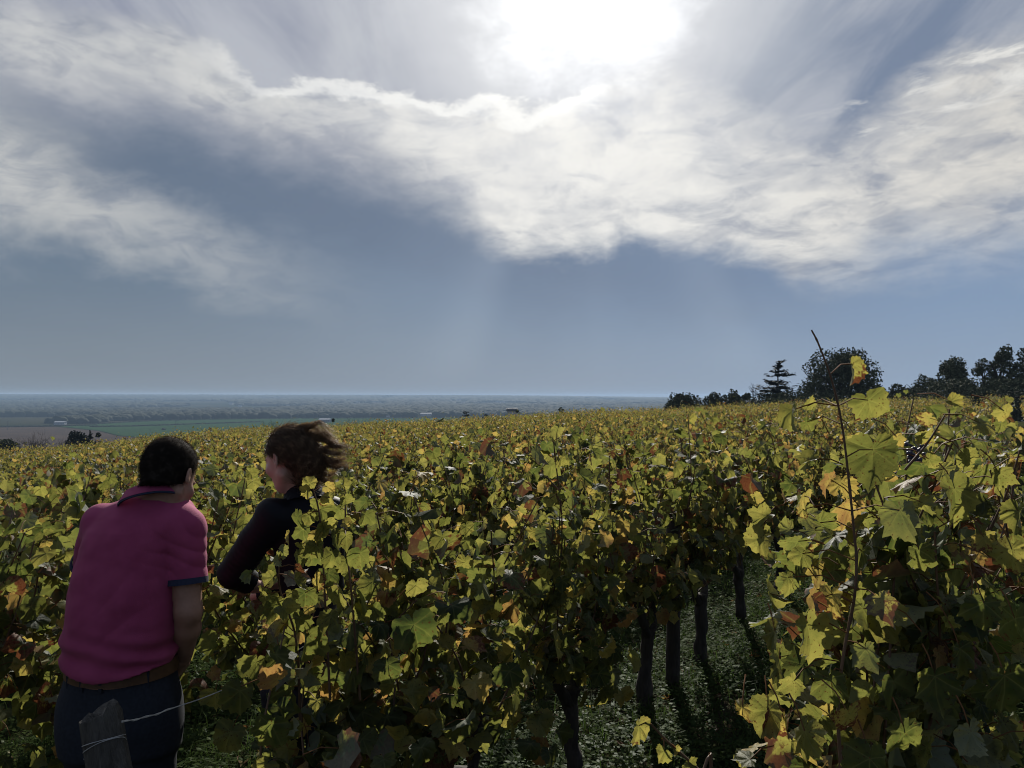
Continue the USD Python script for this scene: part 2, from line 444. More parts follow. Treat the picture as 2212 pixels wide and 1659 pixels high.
def ground_material():
    g = Graph()
    pos = g.node('geometry', 'position')
    n = g.noise(pos, 0.9, 7.0, 0.62)
    n2 = g.noise(pos, 9.0, 6.0, 0.65)
    n3 = g.noise(pos, 60.0, 4.0, 0.6)
    soil = g.mix(n2, (.028, .022, .016), (.068, .054, .040))
    weed = g.mix(n3, (.022, .034, .012), (.060, .075, .026))
    c = g.mix(g.step(n * 0.55 + n2 * 0.45, 0.42, 0.58), soil, weed)
    # meadows and stubble far below the hill
    big = g.noise(pos, 0.0011, 3.0, 0.5)
    far = g.mix(g.step(big, 0.42, 0.58), (.020, .026, .013), (.042, .040, .024))
    x, y, z = g.node('separate_xyz', ('x', 'y', 'z'), vector=pos)
    c = g.mix(g.step(z, -6.0, -20.0), c, far)
    nm = g.node('bump', 'normal', height=n2 * 0.6 + n3 * 0.4, strength=0.9, distance=0.05)
    p = g.node('principled_bsdf', 'BSDF', base_color=c, roughness=1.0, specular_ior_level=0.0, normal=nm)
    g.make('/World/Looks/ground', surface=p)
    for name, a, b, sc in (('green_field', (.026, .053, .026), (.038, .070, .034), 0.02), ('ploughed_field', (.052, .039, .032), (.074, .056, .045), 0.02), ('pale_field', (.05, .055, .03), (.075, .07, .04), 0.01)):
        rough_material(name, a, b, sc, 0.0, 0.1, space='world', spec=0.0, rough=1.0)
    g = Graph()
    r = g.node('object_info', 'random')
    pos = g.node('geometry', 'position')
    n = g.noise(pos, 0.22, 4.0, 0.6)
    c = g.mix(g.step(n * 0.6 + r * 0.4, 0.3, 0.75), (.022, .029, .020), (.034, .040, .026))
    g.make('/World/Looks/forest', surface=g.node('principled_bsdf', 'BSDF', base_color=c, roughness=0.95, specular_ior_level=0.05))
    g = Graph()
    r = g.node('object_info', 'random')
    c = g.mix(r, (.022, .042, .013), (.060, .082, .026))
    p = g.node('mix_closure', 'closure', fac=0.008, closure1=g.node('diffuse_bsdf', 'BSDF', color=c), closure2=g.node('glossy_bsdf', 'BSDF', color=(.9, .95, .9), roughness=0.4))
    tr = g.node('translucent_bsdf', 'BSDF', color=(.055, .095, .018))
    g.make('/World/Looks/weed', surface=g.node('mix_closure', 'closure', fac=0.35, closure1=p, closure2=tr))


ground_material()

# ---------------------------------------------------------------- terrain
# slope of the ground along a sight line, from the vines' skyline in the photograph
SKY_PX = [(-400, 480), (0, 447), (70, 443.5), (153, 434), (208, 428.5), (260, 425.5), (324, 423.6), (407, 419), (463, 416.7), (509, 413.4), (579, 409.3), (667, 406.5), (741, 402.5), (833, 399), (880, 397), (1024, 395), (1400, 390)]
_su = np.array([(p[0] - 512) / FPX for p in SKY_PX])
_ss = np.array([(396 - p[1]) / FPX for p in SKY_PX]) + 0.0036
EYE = 1.85


def ssm(x, a, b):
    t = np.clip((np.asarray(x, float) - a) / (b - a), 0, 1)
    return t * t * (3 - 2 * t)


def ground_z(x, y):
    x, y = np.asarray(x, float), np.asarray(y, float)
    near = -0.0085 * y + 0.050 * 60 * np.tanh(x / 60) - 0.020 * (np.sqrt(np.minimum(np.abs(x), 90) ** 2 + (0.1 * np.clip(y, 0, 60) + 0.5) ** 2) - 0.5 - 0.1 * np.clip(y, 0, 60))
    s = np.interp(x / np.maximum(y, 1.0), _su, _ss) * y
    z = -EYE + near + (s - near) * ssm(y, 4, 14)
    r = np.hypot(x, y)
    t = np.maximum(r - 40, 0)
    z = z - 0.0007 * t * t / (1 + t / 60)
    z = z + 0.03 * (fbm(np.stack([x * .7, y * .7, x * 0], -1), 3, 5) - 0.5) * (r < 80)
    az = np.arctan2(x, np.maximum(y, 1))
    ridge = -62 + (64 - 42 * ssm(az, -0.1, 0.35)) * ssm(r, 3000, 10500) - 60 * ssm(r, 11300, 13500)
    ridge = ridge + 15 * (fbm(np.stack([x / 1700, y / 1700, x * 0], -1), 3, 2) - 0.5) * ssm(r, 2500, 5000)
    return z + (ridge - z) * ssm(r, 140, 620)


def on_ground(px, depth):
    """The point of the ground straight below the sight line through column px, at that depth."""
    x = ray(px, 396)[0] * depth
    return np.array([x, depth, float(ground_z(x, depth))])


def plain_point(px, py, lo=700.0, hi=12000.0):
    """Where the sight line through a pixel meets the far land."""
    r = ray(px, py)
    ys = np.geomspace(lo, hi, 4000)
    dz = r[2] * ys - ground_z(r[0] * ys, ys)
    k = np.argmax(dz < 0) if (dz < 0).any() else len(ys) - 1
    return np.array([r[0] * ys[k], ys[k], float(ground_z(r[0] * ys[k], ys[k]))])


def build_terrain():
    s = np.linspace(-1, 1, 240)
    xs = 1.2 * np.sinh(s * np.arcsinh(13000 / 1.2))
    s = np.linspace(0, 1, 260)
    ys = np.concatenate([-np.geomspace(600, 4, 12), np.linspace(-3, 12, 60), 12 + 1.0 * np.sinh(s[1:] * np.arcsinh(12800))])
    X, Y = np.meshgrid(xs, ys)
    V = np.stack([X, Y, ground_z(X, Y)], -1).reshape(-1, 3)
    n, m = X.shape
    i, j = np.meshgrid(np.arange(n - 1), np.arange(m - 1), indexing='ij')
    q = np.stack([i * m + j, i * m + j + 1, (i + 1) * m + j + 1, (i + 1) * m + j], -1).reshape(-1, 4)
    obj('ground', (V, q), 'ground', smooth=True, kind='structure')


def field(name, mat, outline, up=0.6):
    """A field of the plain: outline in pixels of the picture, laid on the land as a fine sheet."""
    pts = np.array([plain_point(*p)[:2] for p in outline])
    from shapely.geometry import Polygon, box as sbox
    poly = Polygon(pts).buffer(0)
    lo, hi = pts.min(0), pts.max(0)
    V, F = [], []
    nx, ny = 14, 14
    for a in range(nx):
        for b in range(ny):
            cell = poly.intersection(sbox(lo[0] + (hi[0] - lo[0]) * a / nx, lo[1] + (hi[1] - lo[1]) * b / ny, lo[0] + (hi[0] - lo[0]) * (a + 1) / nx, lo[1] + (hi[1] - lo[1]) * (b + 1) / ny))
            for gm in getattr(cell, 'geoms', [cell]):
                if gm.is_empty or gm.geom_type != 'Polygon':
                    continue
                c = np.array(gm.exterior.coords)[:-1]
                k = len(V)
                V += [(p[0], p[1], float(ground_z(p[0], p[1])) + up) for p in c]
                F += [(k, k + i, k + i + 1) for i in range(1, len(c) - 1)]
    obj(name, (np.array(V), np.array(F)), mat, kind='structure')


build_terrain()
field('green_field', 'green_field', [(60, 426.5), (105, 423.5), (160, 421), (250, 418.7), (330, 418), (420, 418), (520, 418), (520, 424), (330, 436), (180, 440), (120, 436), (100, 431)])
field('ploughed_field', 'ploughed_field', [(-150, 429), (0, 427.5), (56, 427), (98, 431.2), (117, 436.2), (175, 441), (60, 452), (-150, 452)], 0.5)
field('pale_field', 'pale_field', [(62, 401.2), (150, 400.6), (150, 402.2), (68, 402.6)], 2.0)


# ---------------------------------------------------------------- grapevines
_ctrl = np.array([(0, 1.0), (16, .86), (28, .78), (40, .84), (54, .88), (70, .74), (82, .66), (94, .68), (108, .68), (124, .56), (142, .47), (158, .42), (170, .30), (180, .10)])


def leaf_outline(n, teeth, rng):
    th = np.arange(n) * 2 * np.pi / n
    a = np.degrees(np.minimum(th, 2 * np.pi - th))
    r = np.interp(a, _ctrl[:, 0] * np.clip(rng.normal(1, .03), .94, 1.0) , _ctrl[:, 1]) ** rng.uniform(.65, 1.7)
    r = r * (1 + rng.normal(0, .07) * np.sin(th) + rng.normal(0, .05) * np.sin(2 * th))
    r = r * (1 + 0.07 * np.sin(th * 2 + rng.uniform(0, 6)) + 0.04 * np.sin(th * 3 + rng.uniform(0, 6)))
    if teeth:
        r = r * (1 + teeth * np.where(np.arange(n) % 2 == 0, 1.0, -1.0) * (a < 165) * rng.uniform(.6, 1.3, n))
    return th, r


def leaf_blade(rng, n=40, rings=(0.5, 1.0), teeth=0.05, curl=None, fold=None):
    """A grape leaf, tip towards +y, face towards +z, its stalk joining at the origin; lengths in units of the blade's length."""
    th, r = leaf_outline(n, teeth, rng)
    vang = np.radians([0, 53, -53, 107, -107])
    dv = np.abs((th[:, None] - vang[None] + np.pi) % (2 * np.pi) - np.pi).min(1)
    pts, vein = [(0.0, 0.0)], [1.0]
    for k, f in enumerate(rings):
        rr = r * f if f == 1.0 else np.minimum(r * f, 0.62)
        pts += list(zip(rr * np.sin(th), rr * np.cos(th)))
        vein += list(np.exp(-(dv / (0.16 if n > 24 else 0.3)) ** 2))
    p = np.array(pts)
    m = len(rings)
    k = np.arange(n)
    F = [np.stack([k * 0, 1 + (k + 1) % n, 1 + k], 1)]
    for q in range(m - 1):
        a, b = 1 + q * n + k, 1 + q * n + (k + 1) % n
        F += [np.stack([a, b, b + n], 1), np.stack([a, b + n, a + n], 1)]
    F = np.vstack(F)
    x, y = p[:, 0], p[:, 1]
    rad = np.hypot(x, y)
    fold = rng.normal(.28, .22) if fold is None else fold
    z = fold * np.abs(x) * (0.6 + .4 * rad) + rng.normal(-.10, .14) * rad ** 2 + rng.normal(0, .07) * np.sin(3 * np.arctan2(x, y) + rng.uniform(0, 6)) * rad ** 2
    if rings[-1] == 1.0 and n > 24:
        z = z + 0.05 * rng.normal(size=len(z)) * (rad > .5) - 0.04 * np.array(vein) * rad
    curl = rng.normal(-.55, .55) if curl is None else curl
    if abs(curl) > 1e-3:                                        # bend along the midrib
        R = 1.0 / curl
        y2 = (R - z) * np.sin(y / R)
        z = R - (R - z) * np.cos(y / R)
        y = y2
    roll = rng.normal(0, .5)
    if abs(roll) > .05:
        R = 1.0 / roll
        x2 = (R - z) * np.sin(x / R)
        z = R - (R - z) * np.cos(x / R)
        x = x2
    return np.stack([x, y, z], 1), F, p, np.array(vein)


def frame(normal, tip):
    n = normal / (np.linalg.norm(normal) + 1e-9)
    t = tip - n * (tip @ n)
    t /= np.linalg.norm(t) + 1e-9
    return np.stack([np.cross(t, n), t, n], 1)                   # columns: x, y (tip), z (normal)


def pick_tint(rng, far=False):
    q = rng.random()
    if far:
        t = rng.uniform(.15, .48) if q < .56 else rng.uniform(.48, .80) if q < .84 else rng.uniform(.85, 1.0) if q < .92 else rng.uniform(.0, .15)
        b = rng.uniform(0, .22) if rng.random() < .8 else rng.uniform(.3, .62)
    else:
        t = rng.uniform(.10, .48) if q < .68 else rng.uniform(.48, .82) if q < .83 else rng.uniform(.85, 1.0) if q < .89 else rng.uniform(0, .12)
        b = rng.uniform(-.05, .26) if rng.random() < .86 else rng.uniform(.32, .70)
    return t, b


def leaf_spec(rng, node, out, size, far=False, stalk=None):
    """A leaf hung from a node of a cane: out is the way out of the hedge."""
    d = out * rng.uniform(.5, 1.0) + np.array([rng.normal(0, .5), rng.normal(0, .25), rng.uniform(-.1, .7)])
    d /= np.linalg.norm(d)
    L = rng.uniform(.04, .10) if stalk is None else stalk
    base = node + d * L
    nrm = out * rng.uniform(.3, 1.1) + np.array([0, 0, rng.uniform(-.1, .9)]) + rng.normal(0, .45, 3)
    tip = np.array([0, 0, -1.0]) + out * rng.uniform(0, .9) + rng.normal(0, .45, 3)
    t, b = pick_tint(rng, far)
    return dict(node=node, base=base, nrm=nrm, tip=tip, size=size, tint=t, brown=b, seed=rng.random())


def leaf_geometry(rng, sp, n=40, rings=(0.5, 1.0), teeth=0.05, stalk=True):
    dry = sp['brown'] > .5
    V, F, uv, vein = leaf_blade(rng, n, rings, teeth, curl=sp.get('curl', rng.normal(-1.4, .9) if dry else None), fold=sp.get('fold', rng.normal(.8, .3) if dry else None))
    V = V * sp['size'] @ frame(sp['nrm'], sp['tip']).T + sp['base']
    if stalk and sp.get('node') is not None:
        a, b = sp['node'], sp['base']
        mid = (a + b) / 2 + np.array([0, 0, .12 * np.linalg.norm(b - a)])
        tv, tf = tube([a, mid, b], [.0019, .0016, .0013], 3, cap=False)
        F = np.vstack([F, tf + len(V)])
        V = np.vstack([V, tv])
        uv = np.vstack([uv, np.zeros((len(tv), 2))])
        vein = np.concatenate([vein, np.full(len(tv), 2.0)])
    k = len(V)
    return V, F, uv, dict(vein=vein, tint=np.full(k, sp['tint']), brown=np.full(k, sp['brown']), seed=np.full(k, sp['seed']))


def many_leaves(rng, specs, **kw):
    vs, fs, us, pr, n = [], [], [], {k: [] for k in ('vein', 'tint', 'brown', 'seed')}, 0
    for sp in specs:
        V, F, uv, p = leaf_geometry(rng, sp, **kw)
        vs.append(V); fs.append(F + n); us.append(uv); n += len(V)
        for k in pr:
            pr[k].append(p[k])
    return (np.vstack(vs), np.vstack(fs)), np.vstack(us), {k: np.concatenate(v) for k, v in pr.items()}


def trunk_mesh(rng, head=0.52, lean=0.0):
    n = 9
    z = np.linspace(-0.08, head, n)
    path = np.stack([lean * z + np.cumsum(rng.normal(0, .008, n)), np.cumsum(rng.normal(0, .008, n)), z], 1)
    rad = np.interp(z, [-.08, .05, .35, head], [.046, .036, .031, .036]) * rng.uniform(.85, 1.25, n)
    tv, tf = tube(spline(path, 26), np.interp(np.linspace(0, 1, 26), np.linspace(0, 1, n), rad), 12)
    cen = path.mean(0)
    off = (tv - np.stack([np.interp(tv[:, 2], path[:, 2], path[:, 0]), np.interp(tv[:, 2], path[:, 2], path[:, 1]), tv[:, 2]], 1))
    tv = tv + off * ((vnoise(tv * [55, 55, 11], 5) - .45) * .75 + (vnoise(tv * [20, 20, 14], 7) - .5) * .6)[:, None]
    parts = [(tv, tf)]
    top = path[-2]
    ends = []
    for s in (-1, 1):
        a = np.array([top, top + [s * .06, rng.normal(0, .01), .06], top + [s * rng.uniform(.10, .16), rng.normal(0, .02), rng.uniform(.13, .20)], top + [s * rng.uniform(.15, .24), rng.normal(0, .02), rng.uniform(.24, .34)]])
        a = spline(a, 8)
        parts.append(tube(a, np.linspace(.030, .018, 8) * rng.uniform(.85, 1.2, 8), 7))
        ends.append(a)
    return join(parts), ends


def vine(rng, height=1.5, low=.5, canes=8, spread=.5, leaves=170, far=False, wide=.24):
    """Trunk, canes and leaf places of a vine in its own frame: x along the row, z up."""
    tm, arms = trunk_mesh(rng, rng.uniform(.36, .52), rng.normal(0, .14))
    lines, specs = [], []
    for c in range(canes):
        a = arms[c % 2]
        p0 = a[rng.integers(3, 8)]
        x1 = (-spread + 2 * spread * (c + .5) / canes) + rng.normal(0, .06)
        h = height * rng.uniform(.84, 1.04) * (1.08 if rng.random() < .12 else 1)
        side = rng.choice([-1, 1])
        pts = [p0, [p0[0] * .5 + x1 * .5, p0[1] + rng.normal(0, .05), .45 * p0[2] + .55 * .85], [x1 + rng.normal(0, .05), rng.normal(0, .07), .72 * h], [x1 + rng.normal(0, .10), side * rng.uniform(.0, .2), h]]
        line = spline(np.array(pts, float), 14)
        lines.append(line)
    per = leaves // canes
    for li, line in enumerate(lines):
        for k in range(per):
            t = (k + rng.random()) / per
            t = t ** .8
            node = line[min(13, int(t * 14))] + rng.normal(0, .012, 3)
            side = 1.0 if (k % 2 == 0) else -1.0
            out = np.array([rng.normal(0, .35), side, 0])
            if rng.random() < .55:                               # on a side shoot
                node = node + out * rng.uniform(.05, wide) + np.array([rng.normal(0, .08), 0, rng.normal(0, .07)])
            if node[2] < low:
                node[2] = low + rng.uniform(0, .35)
            size = rng.uniform(.046, .082) * (.86 if far else 1.0) * (1.0 if t < .85 else .72)
            specs.append(leaf_spec(rng, node, out, size, far))
    return tm, lines, specs


ROW = math.radians(31.5)
RD = np.array([math.sin(ROW), math.cos(ROW), 0.0])              # along the rows
RN = np.array([math.cos(ROW), -math.sin(ROW), 0.0])             # to the right of them
ROTZ = math.atan2(RD[1], RD[0])
GAP = 1.55


def place(off, s):
    p = RN * off + RD * s
    p[2] = float(ground_z(p[0], p[1]))
    return p


def inner_leaves(rng, lines, count, low):
    """The leaves inside the hedge, of which only glimpses show."""
    out = []
    for k in range(count):
        line = lines[int(rng.integers(0, len(lines)))]
        node = line[int(rng.integers(3, len(line)))] + rng.normal(0, .03, 3)
        node[1] *= .5
        node[2] = max(node[2] - .06, low + rng.uniform(0, .4))
        sp = leaf_spec(rng, node, np.array([rng.normal(0, .5), rng.choice([-1.0, 1.0]) * .6, 0]), rng.uniform(.050, .080), stalk=.03)
        sp['tint'] = rng.uniform(0, .36) if rng.random() < .8 else sp['tint']
        out.append(sp)
    return out


def build_vine(rng, loc, label, group=None, detail=40, rings=(0.5, 1.0), extra=(), keep=None, **kw):
    """A near vine: every leaf a part of its own."""
    root = thing('grapevine', label, 'grapevine', loc, ROTZ, group)
    tm, lines, specs = vine(rng, **kw)
    c, s = math.cos(ROTZ), math.sin(ROTZ)
    to_world = lambda p: np.array([c * p[0] - s * p[1], s * p[0] + c * p[1], p[2]]) + loc
    if keep:
        specs = [sp for sp in specs if keep(to_world(sp['base']))]
        lines = [l for l in lines if keep(to_world(l[-1]))]
    inner = [sp for sp in inner_leaves(rng, lines or [np.array([[0, 0, .6 + .06 * k] for k in range(14)])], 140, kw.get('low', .5)) if not keep or keep(to_world(sp['base']))]
    if len(inner) > 4:
        mesh, uv, pr = many_leaves(rng, inner, n=16, rings=(1.0,), teeth=.06, stalk=False)
        obj('inner_foliage', mesh, 'leaf', root, prims=pr, uv=uv, kind='stuff')
    specs = specs + list(extra)
    obj('trunk', tm, 'bark', root, smooth=True)
    for l in lines:
        obj('cane', tube(l, np.linspace(.0055, .0028, len(l)) , 5), 'cane', root, smooth=True)
    for sp in specs[:300]:
        V, F, uv, pr = leaf_geometry(rng, sp, detail, rings, .055)
        obj('leaf', (V, F), 'leaf', root, smooth=True, prims=pr, uv=uv)
    return root


def inward(p):
    """World offset of a point from the vine frame's axes (x along the row, y across, leftwards)."""
    return np.array([p @ RD, -(p @ RN), p[2]])


ORD = 'first second third fourth fifth sixth seventh eighth ninth tenth eleventh twelfth thirteenth fourteenth fifteenth sixteenth seventeenth eighteenth nineteenth twentieth twenty-first twenty-second twenty-third twenty-fourth twenty-fifth twenty-sixth twenty-seventh twenty-eighth twenty-ninth thirtieth thirty-first thirty-second thirty-third thirty-fourth thirty-fifth thirty-sixth thirty-seventh thirty-eighth thirty-ninth fortieth'.split()


# ---- the hero leaves of the nearest vine, each where the photograph shows it: px, py, width, height, depth, way of the tip (degrees, 0 = down, 90 = right), tint, brown, more
HERO = [
    (855, 371, 24, 34, 1.78, 25, .55, .40, dict(fold=.5, curl=-.5)), (872, 410, 42, 46, 1.76, 20, .36, .02, {}), (873, 463, 52, 58, 1.74, 0, .26, .06, dict(fold=.1, curl=-.3)),
    (792, 419, 20, 38, 1.80, 0, .44, .0, dict(fold=.9)), (813, 424, 26, 22, 1.84, 70, .20, .10, {}), (809, 402, 8, 20, 1.86, 160, .46, .1, {}),
    (776, 460, 17, 24, 1.86, 0, .45, .0, {}), (760, 519, 32, 28, 1.80, -60, .42, .20, {}), (757, 545, 27, 34, 1.76, -30, .50, .12, {}),
    (754, 483, 15, 21, 1.83, 10, .95, .85, dict(fold=1.1)), (803, 514, 16, 20, 1.82, 0, .66, .42, {}), (829, 528, 42, 27, 1.80, 60, .22, .02, {}),
    (902, 523, 34, 56, 1.72, 10, .28, .02, dict(back=1, curl=-.4)), (930, 504, 29, 22, 1.83, 80, .40, .0, dict(back=1)), (956, 502, 36, 60, 1.74, 5, .33, .02, dict(curl=-.2, fold=.15)),
    (987, 427, 29, 14, 1.85, 60, .50, .0, {}), (1009, 416, 30, 26, 1.82, 40, .52, .0, {}), (995, 441, 34, 14, 1.86, 90, .18, .05, {}),
    (899, 441, 20, 17, 1.92, 30, .72, .30, {}), (935, 462, 25, 14, 1.95, 60, .42, .0, {}), (956, 404, 20, 13, 1.97, 60, .52, .05, {}), (928, 434, 22, 14, 1.97, 100, .55, .3, {}),
    (857, 441, 22, 13, 1.88, 20, .62, .1, {}), (890, 470, 15, 26, 1.86, 10, .68, .22, {}), (788, 586, 16, 38, 1.74, 0, .44, .08, {}), (812, 640, 42, 66, 1.66, 15, .42, .05, dict(curl=-.3)),
    (814, 606, 12, 27, 1.64, 10, 1.0, 1.0, dict(fold=.9, curl=-.6)), (834, 607, 24, 52, 1.68, 10, .74, .42, {}), (884, 608, 42, 44, 1.66, 20, .62, .55, dict(back=1)), (868, 658, 28, 40, 1.70, 10, .26, .0, dict(back=1)),
    (786, 684, 38, 30, 1.58, -60, .44, .02, {}), (740, 713, 18, 28, 1.52, -20, .70, .40, {}), (766, 720, 36, 44, 1.52, -10, .42, .05, {}), (786, 729, 27, 38, 1.50, 10, .74, .55, {}),
    (807, 744, 46, 56, 1.48, 10, .50, .02, dict(curl=-.3)), (855, 724, 46, 36, 1.50, 30, .64, .50, {}), (743, 761, 32, 18, 1.48, -70, .44, .05, {}), (968, 602, 19, 26, 1.72, -30, .40, .0, dict(back=1)),
    (984, 614, 46, 48, 1.66, 0, .16, .0, {}), (951, 626, 18, 28, 1.76, 20, .42, .0, {}), (971, 742, 27, 44, 1.52, 0, .40, .1, dict(back=1)), (935, 690, 50, 60, 1.64, 0, .12, .0, {}),
    (1005, 690, 50, 64, 1.60, 0, .10, .0, {}), (905, 745, 44, 52, 1.56, 0, .16, .0, {}), (1012, 560, 30, 46, 1.74, 0, .52, .35, {}), (985, 545, 26, 34, 1.80, 10, .66, .45, {}),
    (920, 560, 40, 44, 1.76, 5, .22, .05, {}), (860, 560, 24, 40, 1.80, -10, .30, .05, {}), (775, 640, 26, 40, 1.84, 0, .40, .1, {}), (800, 560, 26, 30, 1.84, -20, .38, .0, {}),
    (1000, 480, 30, 34, 1.84, 10, .40, .0, {}), (1018, 520, 24, 40, 1.80, 0, .36, .0, {}), (968, 460, 22, 22, 1.90, 30, .38, .0, {}), (832, 690, 40, 50, 1.62, 10, .20, .05, {}), (870, 770, 50, 50, 1.46, 0, .18, .0, {}), (960, 660, 40, 50, 1.72, 0, .14, .0, {}), (1015, 630, 34, 50, 1.66, 0, .2, .3, {}),
]
CANE_PX = [(811.5, 330), (818.7, 344.4), (831.8, 380), (842, 425), (849.3, 484.8), (854.4, 535.7), (856.5, 562), (854, 600), (846, 640), (840, 680), (838, 720), (842, 780)]


MID_HERO = [
    (285, 552, 16, 14, 2.38, 70, .38, .0, dict(back=1)), (278, 562, 11, 15, 2.37, 0, .40, .05, dict(back=1)), (269, 581, 21, 17, 2.38, -50, .46, .12, {}), (262, 593, 13, 19, 2.36, 0, .44, .22, {}), (299, 585, 15, 26, 2.37, 35, .40, .02, dict(fold=.5)),
    (300, 571, 11, 20, 2.40, 20, .95, .85, {}), (320, 582, 21, 16, 2.42, 60, .72, .42, {}), (251, 607, 14, 17, 2.36, 0, .95, .8, {}), (292, 597, 16, 18, 2.40, 0, .44, .05, {}), (309, 611, 12, 14, 2.40, 0, .70, .3, {}),
    (310, 480, 10, 19, 2.44, 170, .52, .1, {}), (305, 493, 17, 16, 2.42, -60, .60, .2, {}), (331, 503, 17, 24, 2.44, 10, .58, .35, {}), (299, 524, 13, 32, 2.42, 10, .22, .0, {}), (316, 552, 26, 30, 2.42, 0, .26, .0, {}), (289, 538, 9, 20, 2.42, 0, .75, .4, {}),
    (347, 502, 20, 18, 2.46, 20, .34, .0, {}), (348, 525, 16, 14, 2.44, 60, .66, .05, {}), (347, 542, 21, 28, 2.44, 10, .40, .0, {}), (339, 600, 24, 32, 2.40, 10, .40, .0, dict(fold=.5)), (331, 623, 28, 32, 2.40, 0, .36, .02, {}), (277, 612, 34, 30, 2.38, 30, .30, .0, {}),
    (307, 646, 32, 42, 2.40, 0, .18, .0, {}), (262, 633, 10, 9, 2.50, 0, .74, .1, {}), (365, 520, 22, 26, 2.5, 0, .24, .0, {}), (322, 535, 20, 30, 2.45, 0, .3, .1, {}), (310, 520, 20, 24, 2.46, 20, .4, .1, {}), (330, 560, 24, 28, 2.46, -20, .3, .0, {}), (360, 560, 26, 30, 2.48, 0, .2, .0, {}),
    (372, 590, 26, 34, 2.5, 0, .24, .0, {}), (298, 560, 14, 22, 2.46, 0, .3, .2, {}), (300, 625, 26, 30, 2.42, 0, .24, .05, {}), (268, 600, 18, 22, 2.40, -30, .3, .0, {}), (318, 505, 18, 18, 2.48, 0, .36, .1, {}), (345, 482, 14, 18, 2.52, 160, .5, .1, {}), (330, 488, 14, 14, 2.5, 60, .7, .3, {}),
    (280, 660, 30, 40, 2.42, 0, .2, .05, {}), (255, 670, 28, 34, 2.4, -10, .3, .0, {}), (240, 700, 30, 40, 2.36, 0, .2, .0, {}), (228, 740, 30, 36, 2.34, -20, .36, .05, {}), (268, 710, 34, 44, 2.38, 0, .16, .0, {}), (215, 700, 16, 34, 2.4, 0, .46, .1, dict(fold=.9)),
    (303, 535, 20, 26, 2.50, 0, .16, .0, {}), (322, 515, 22, 26, 2.52, 10, .22, .0, {}), (335, 540, 24, 28, 2.50, 0, .14, .0, {}), (312, 560, 26, 30, 2.52, -10, .18, .0, {}), (328, 580, 28, 32, 2.50, 0, .14, .0, {}), (346, 568, 24, 30, 2.54, 0, .36, .1, {}),
    (305, 600, 28, 32, 2.48, 0, .16, .0, {}), (288, 625, 28, 34, 2.46, 10, .2, .0, {}), (330, 525, 18, 20, 2.46, 30, .5, .2, {}), (316, 540, 14, 18, 2.44, -20, .62, .3, {}), (300, 548, 12, 16, 2.43, 0, .44, .1, {}), (340, 515, 18, 22, 2.55, 0, .3, .05, {}),
]


def hero_leaf(rng, h, stem, off=np.zeros(3)):
    px, py, w, hh, dep, ang, tint, brown, more = h
    more = dict(more)
    c = at(px, py, dep)
    big, small = max(w, hh), min(w, hh)
    size = big / FPX * dep * .60
    view = -c / np.linalg.norm(c)
    up = np.array([0, 0, 1.0])
    right = np.cross(c, up)
    right /= np.linalg.norm(right)
    a = math.radians(ang)
    tip = right * math.sin(a) - up * math.cos(a)
    tilt = math.acos(min(1.0, max(.30, small / big))) * rng.choice([-1, 1])
    across = np.cross(tip, view)
    # thin leaves are turned about their long axis
    if (hh >= w) == (abs(math.cos(a)) > .7):
        nrm = view * math.cos(tilt) + across * math.sin(tilt)
    else:
        nrm = view * math.cos(tilt) + (up if abs(tip @ up) < .5 else tip) * abs(math.sin(tilt))
    nrm = nrm + rng.normal(0, .20, 3)
    if more.pop('back', 0):
        nrm = -nrm
    base = c - tip * size * .38
    d = np.linalg.norm(stem - base, axis=1)
    node = stem[np.argmin(d)]
    if d.min() > .16:
        node = base - tip * .06 + np.array([0, .05, -.01])
    sp = dict(node=node - off, base=base - off, nrm=nrm, tip=tip, size=size, tint=tint, brown=brown, seed=rng.random())
    sp.update(more)
    return sp


def rotate_spec(sp):
    """World axes to the vine's own (turned by ROTZ)."""
    c, s = math.cos(-ROTZ), math.sin(-ROTZ)
    R = np.array([[c, -s, 0], [s, c, 0], [0, 0, 1.0]])
    for k in ('node', 'base', 'nrm', 'tip'):
        sp[k] = R @ sp[k]
    return sp


def grapes(rng, where, root, loc):
    c, s = math.cos(-ROTZ), math.sin(-ROTZ)
    R = np.array([[c, -s, 0], [s, c, 0], [0, 0, 1.0]])
    parts = []
    for k in range(34):
        t = rng.random()
        p = np.array([rng.normal(0, .017 * (1.1 - t)), rng.normal(0, .017 * (1.1 - t)), -.075 * t])
        m = trimesh.creation.icosphere(1, .0075)
        parts.append((np.array(m.vertices) + R @ (where - loc) + p, np.array(m.faces)))
    obj('grape_bunch', join(parts), 'grape_skin', root, smooth=True)


